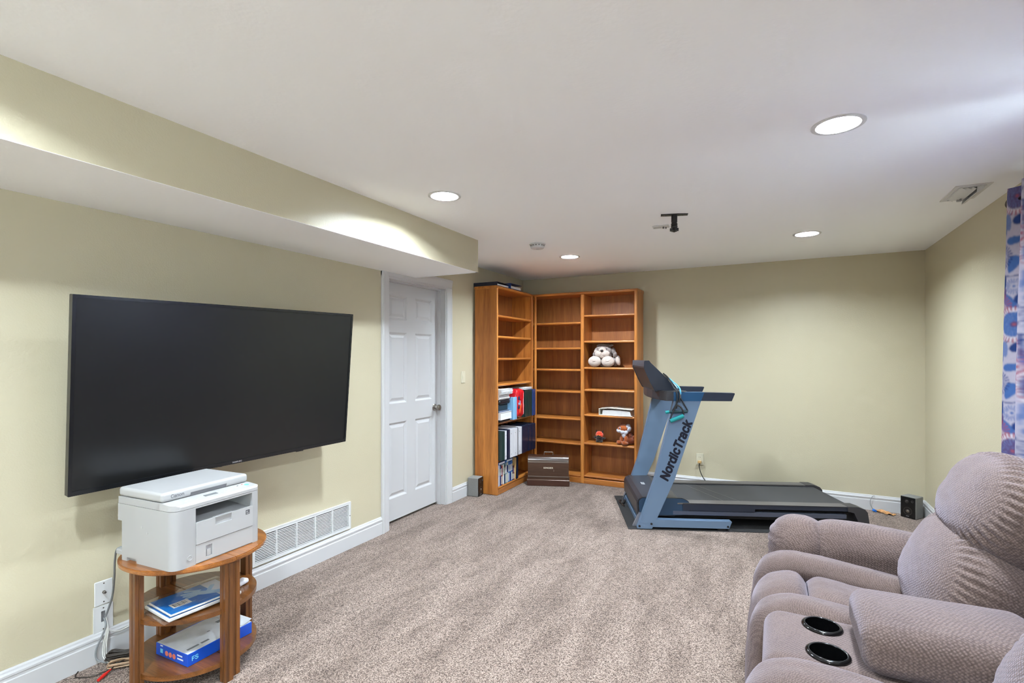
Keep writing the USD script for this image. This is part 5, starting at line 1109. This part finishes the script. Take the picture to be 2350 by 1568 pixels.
# ------------------------------------------------------------------ flowered curtain on its rod
def curtain_mesh(width, height, gather, seed):
    sv = np.concatenate([np.arange(0, 0.34, 0.0032), np.arange(0.34, width, 0.014)]); tv_ = np.arange(0, height, 0.0036)
    ns, nt = len(sv), len(tv_)
    s, t = np.meshgrid(sv, tv_, indexing="ij")   # s from the far edge, t from the top
    ph = 2 * math.pi * s / 0.33
    tight = 0.80 + 0.20 * np.clip(t / 0.6, 0, 1)
    x = -0.052 * tight * np.cos(ph + 0.10 * np.sin(t * 1.7)) + 0.004 * np.sin(t * 3.1 + s * 20)
    flare = 0.030 * np.clip(t / 0.9, 0, 1) ** 0.8
    y = flare - s * gather + 0.012 * np.sin(2 * ph) * tight
    P = np.stack([x, y, -t], -1)
    bgc = np.array(lin(186, 180, 196)); C = np.empty(s.shape + (3,)); C[:] = bgc
    tex = meshkit.noise(np.stack([s * 700, t * 260, 0 * s], -1), 3); C *= (0.90 + 0.16 * tex)[..., None]
    navy, blue, steel, plum, red = map(np.array, (lin(44, 66, 122), lin(74, 108, 168), lin(112, 130, 178), lin(92, 80, 122), lin(160, 84, 100)))
    def paint(mask, col, tone=0.08):
        C[mask] = (np.broadcast_to(col, C.shape) * (1 - tone + 2 * tone * N)[..., None])[mask]
    S_, T_, C_all = s, t, C
    N_all = meshkit.noise(np.stack([s * 420, t * 420, 0 * s], -1), 8)
    def window(cs, ct, r):
        nonlocal s, t, C, N
        a0, a1 = np.searchsorted(sv, [cs - r, cs + r]); b0, b1 = np.searchsorted(tv_, [ct - r, ct + r])
        w = np.s_[a0:a1, b0:b1]
        s, t, C, N = S_[w], T_[w], C_all[w], N_all[w]
        return s.size > 0
    N = N_all
    def blossom(cs, ct, r, core, tick):
        if not window(cs, ct, r * 1.5): return
        d = np.hypot(s - cs, t - ct); a = np.arctan2(t - ct, s - cs)
        paint((d < r * 1.28) & (d > r * 0.86) & (np.sin(a * 34) > 0.35), np.array(lin(226, 222, 230)))
        paint((d < r * 1.40) & (d > r * 1.05) & (np.sin(a * 34) < -0.3), tick)
        paint(d < r * (0.93 + 0.05 * np.sin(a * 34)), core, 0.16)
        paint((d < r * 0.85) & (np.sin(a * 26 + d * 60) > 0.72), steel)
        paint(d < r * 0.22, plum); paint(d < r * 0.10, red)
    def burst(cs, ct, r, col, n):
        if not window(cs, ct, r * 1.1): return
        d = np.hypot(s - cs, t - ct); a = np.arctan2(t - ct, s - cs)
        paint((d < r) & (d > r * 0.30) & (np.cos(a * n) > 0.15 + 0.5 * (d / r - 0.75) ** 2 * 8), col)
        paint((d < r * 0.16), col)
    def leaf(cs, ct, L, w, ang, col):
        if not window(cs, ct, L * 1.2): return
        ca, sa = math.cos(ang), math.sin(ang)
        p, q = ((s - cs) * ca + (t - ct) * sa) / L, (-(s - cs) * sa + (t - ct) * ca) / w
        paint((np.abs(q) < np.sqrt(np.clip(1 - p * p, 0, 1)) * (1 - 0.35 * p)) & (np.abs(p) < 1), col, 0.12)
    def stem(pts, w=0.0032):
        if not window(pts[1][0], pts[1][1], 0.25): return
        ln = np.array(tube_free(pts)); d = np.full(s.shape, 9.0)
        for i in range(len(ln) - 1):
            a_, b_ = ln[i], ln[i + 1]; ab = b_ - a_
            k = np.clip(((s - a_[0]) * ab[0] + (t - a_[1]) * ab[1]) / (ab @ ab), 0, 1)
            d = np.minimum(d, np.hypot(s - a_[0] - k * ab[0], t - a_[1] - k * ab[1]))
        paint(d < w, np.array(lin(70, 84, 130)))
    def tube_free(pts):
        p = np.array(pts, float); tt = np.linspace(0, len(p) - 1, 14)
        return np.c_[np.interp(tt, range(len(p)), p[:, 0]), np.interp(tt, range(len(p)), p[:, 1])]
    per_t, per_s = 0.635, 0.36
    for j in range(-1, int(height / per_t) + 2):
        for i in range(-1, int(width / per_s) + 2):
            o, p = i * per_s, j * per_t + 0.045 + 0.3 * (i % 2)
            stem([(o + 0.045, p + 0.07), (o + 0.020, p + 0.11), (o + 0.012, p + 0.17)]); stem([(o - 0.05, p + 0.385), (o + 0.05, p + 0.395), (o + 0.14, p + 0.38)]); stem([(o + 0.02, p + 0.53), (o + 0.10, p + 0.51), (o + 0.16, p + 0.49)]); stem([(o + 0.20, p + 0.05), (o + 0.24, p + 0.2), (o + 0.22, p + 0.36)])
            leaf(o + 0.022, p + 0.125, 0.042, 0.020, 1.35, steel); leaf(o + 0.088, p + 0.105, 0.046, 0.022, -0.6, navy); leaf(o + 0.060, p + 0.215, 0.042, 0.019, -0.12, blue); leaf(o + 0.004, p + 0.16, 0.03, 0.012, 1.4, steel)
            leaf(o + 0.050, p + 0.335, 0.044, 0.024, 1.9, blue); leaf(o + 0.006, p + 0.425, 0.040, 0.016, 1.5, navy); leaf(o + 0.036, p + 0.520, 0.050, 0.024, 0.75, blue); leaf(o + 0.100, p + 0.495, 0.048, 0.024, -0.7, navy); leaf(o + 0.108, p + 0.425, 0.030, 0.016, 0.9, blue)
            leaf(o + 0.008, p + 0.480, 0.028, 0.018, 1.3, plum); leaf(o + 0.19, p + 0.12, 0.042, 0.02, 0.9, blue); leaf(o + 0.25, p + 0.29, 0.04, 0.02, 2.0, steel); leaf(o + 0.20, p + 0.40, 0.04, 0.02, 0.2, navy); leaf(o + 0.29, p + 0.42, 0.04, 0.018, 1.3, blue)
            burst(o - 0.010, p + 0.295, 0.062, navy, 24); burst(o + 0.058, p + 0.445, 0.040, blue, 20); burst(o - 0.012, p + 0.545, 0.066, red, 24); burst(o + 0.21, p + 0.51, 0.05, navy, 20); burst(o + 0.30, p + 0.10, 0.045, red, 18)
            blossom(o + 0.062, p + 0.0, 0.066, blue if (i + j) % 2 else plum, red); blossom(o + 0.235, p + 0.215, 0.058, plum if (i + j) % 2 else blue, navy)
    for ax_ in (0, 1, 1): C_all = 0.5 * C_all + 0.25 * (np.roll(C_all, 1, ax_) + np.roll(C_all, -1, ax_))
    ids = np.arange(ns * nt).reshape(ns, nt)
    q = np.stack([ids[:-1, :-1], ids[:-1, 1:], ids[1:, 1:], ids[1:, :-1]], -1).reshape(-1, 4)
    return P.reshape(-1, 3), np.vstack([q[:, [0, 1, 2]], q[:, [0, 2, 3]]]), C_all.reshape(-1, 3)
M_CURT = mat("curtain_print", {"a": ("attribute", {"attribute": "paint"}), "tc": ("texture_coordinate", {}), "n": ("noise_texture", {"scale": 900.0, "detail": 1.0}), "b": ("bump", {"strength": 0.25, "distance": 0.001}),
                               "p": ("principled_bsdf", {"roughness": 0.9, "specular_ior_level": 0.15}), "t": ("translucent_bsdf", {}), "m": ("mix_closure", {"fac": 0.12})},
             [("a.color", "p.base_color"), ("a.color", "t.color"), ("tc.object", "n.vector"), ("n.fac", "b.height"), ("b.normal", "p.normal"), ("p.BSDF", "m.closure1"), ("t.BSDF", "m.closure2")], surface="m.closure")
cu = Thing("curtain", "blue flowered curtain panel hanging from a dark rod at the picture's right edge", "curtain", (3.808, 3.405, 2.228))
P_, F_, C_ = curtain_mesh(1.96, 2.17, 0.50, 1)
cp0 = cu.add("printed_cloth", trimesh.Trimesh(P_, F_, process=False), M_CURT, smooth=True)
UsdGeom.PrimvarsAPI(stage.GetPrimAtPath(cp0)).CreatePrimvar("paint", Sdf.ValueTypeNames.Color3fArray, "vertex").Set(C_.astype(np.float32))
dup(cu, "blue flowered curtain panel at the window's near end, outside the picture", (3.808, 2.36, 2.228))
rod = Thing("curtain_rod", "dark bronze curtain rod with a round finial on the curtain wall", "curtain rod", (3.808, 3.450, 2.168))
M_BRZ = plain("bronze_dark", lin(52, 38, 32), 0.25, 0.6)
rod.add("pole", cyl((0, -2.05, 0), (0, 0.0, 0), 0.009, 20), M_BRZ)
rod.add("finial", lathe([(0.0001, 0.0), (0.013, 0.0), (0.013, 0.12), (0.026, 0.2), (0.030, 0.45), (0.026, 0.72), (0.014, 0.92), (0.0001, 1.0)], 32, (0, -0.005, 0), (0, 0.055, 0)), M_BRZ)
for y in (-0.02, -2.00): rod.add("bracket", [cyl((0.0, y, -0.004), (0.078, y, -0.004), 0.006, 12)][0], M_BRZ); rod.add("bracket_plate", cyl((0.076, y, -0.004), (0.0815, y, -0.004), 0.024, 20), M_BRZ)
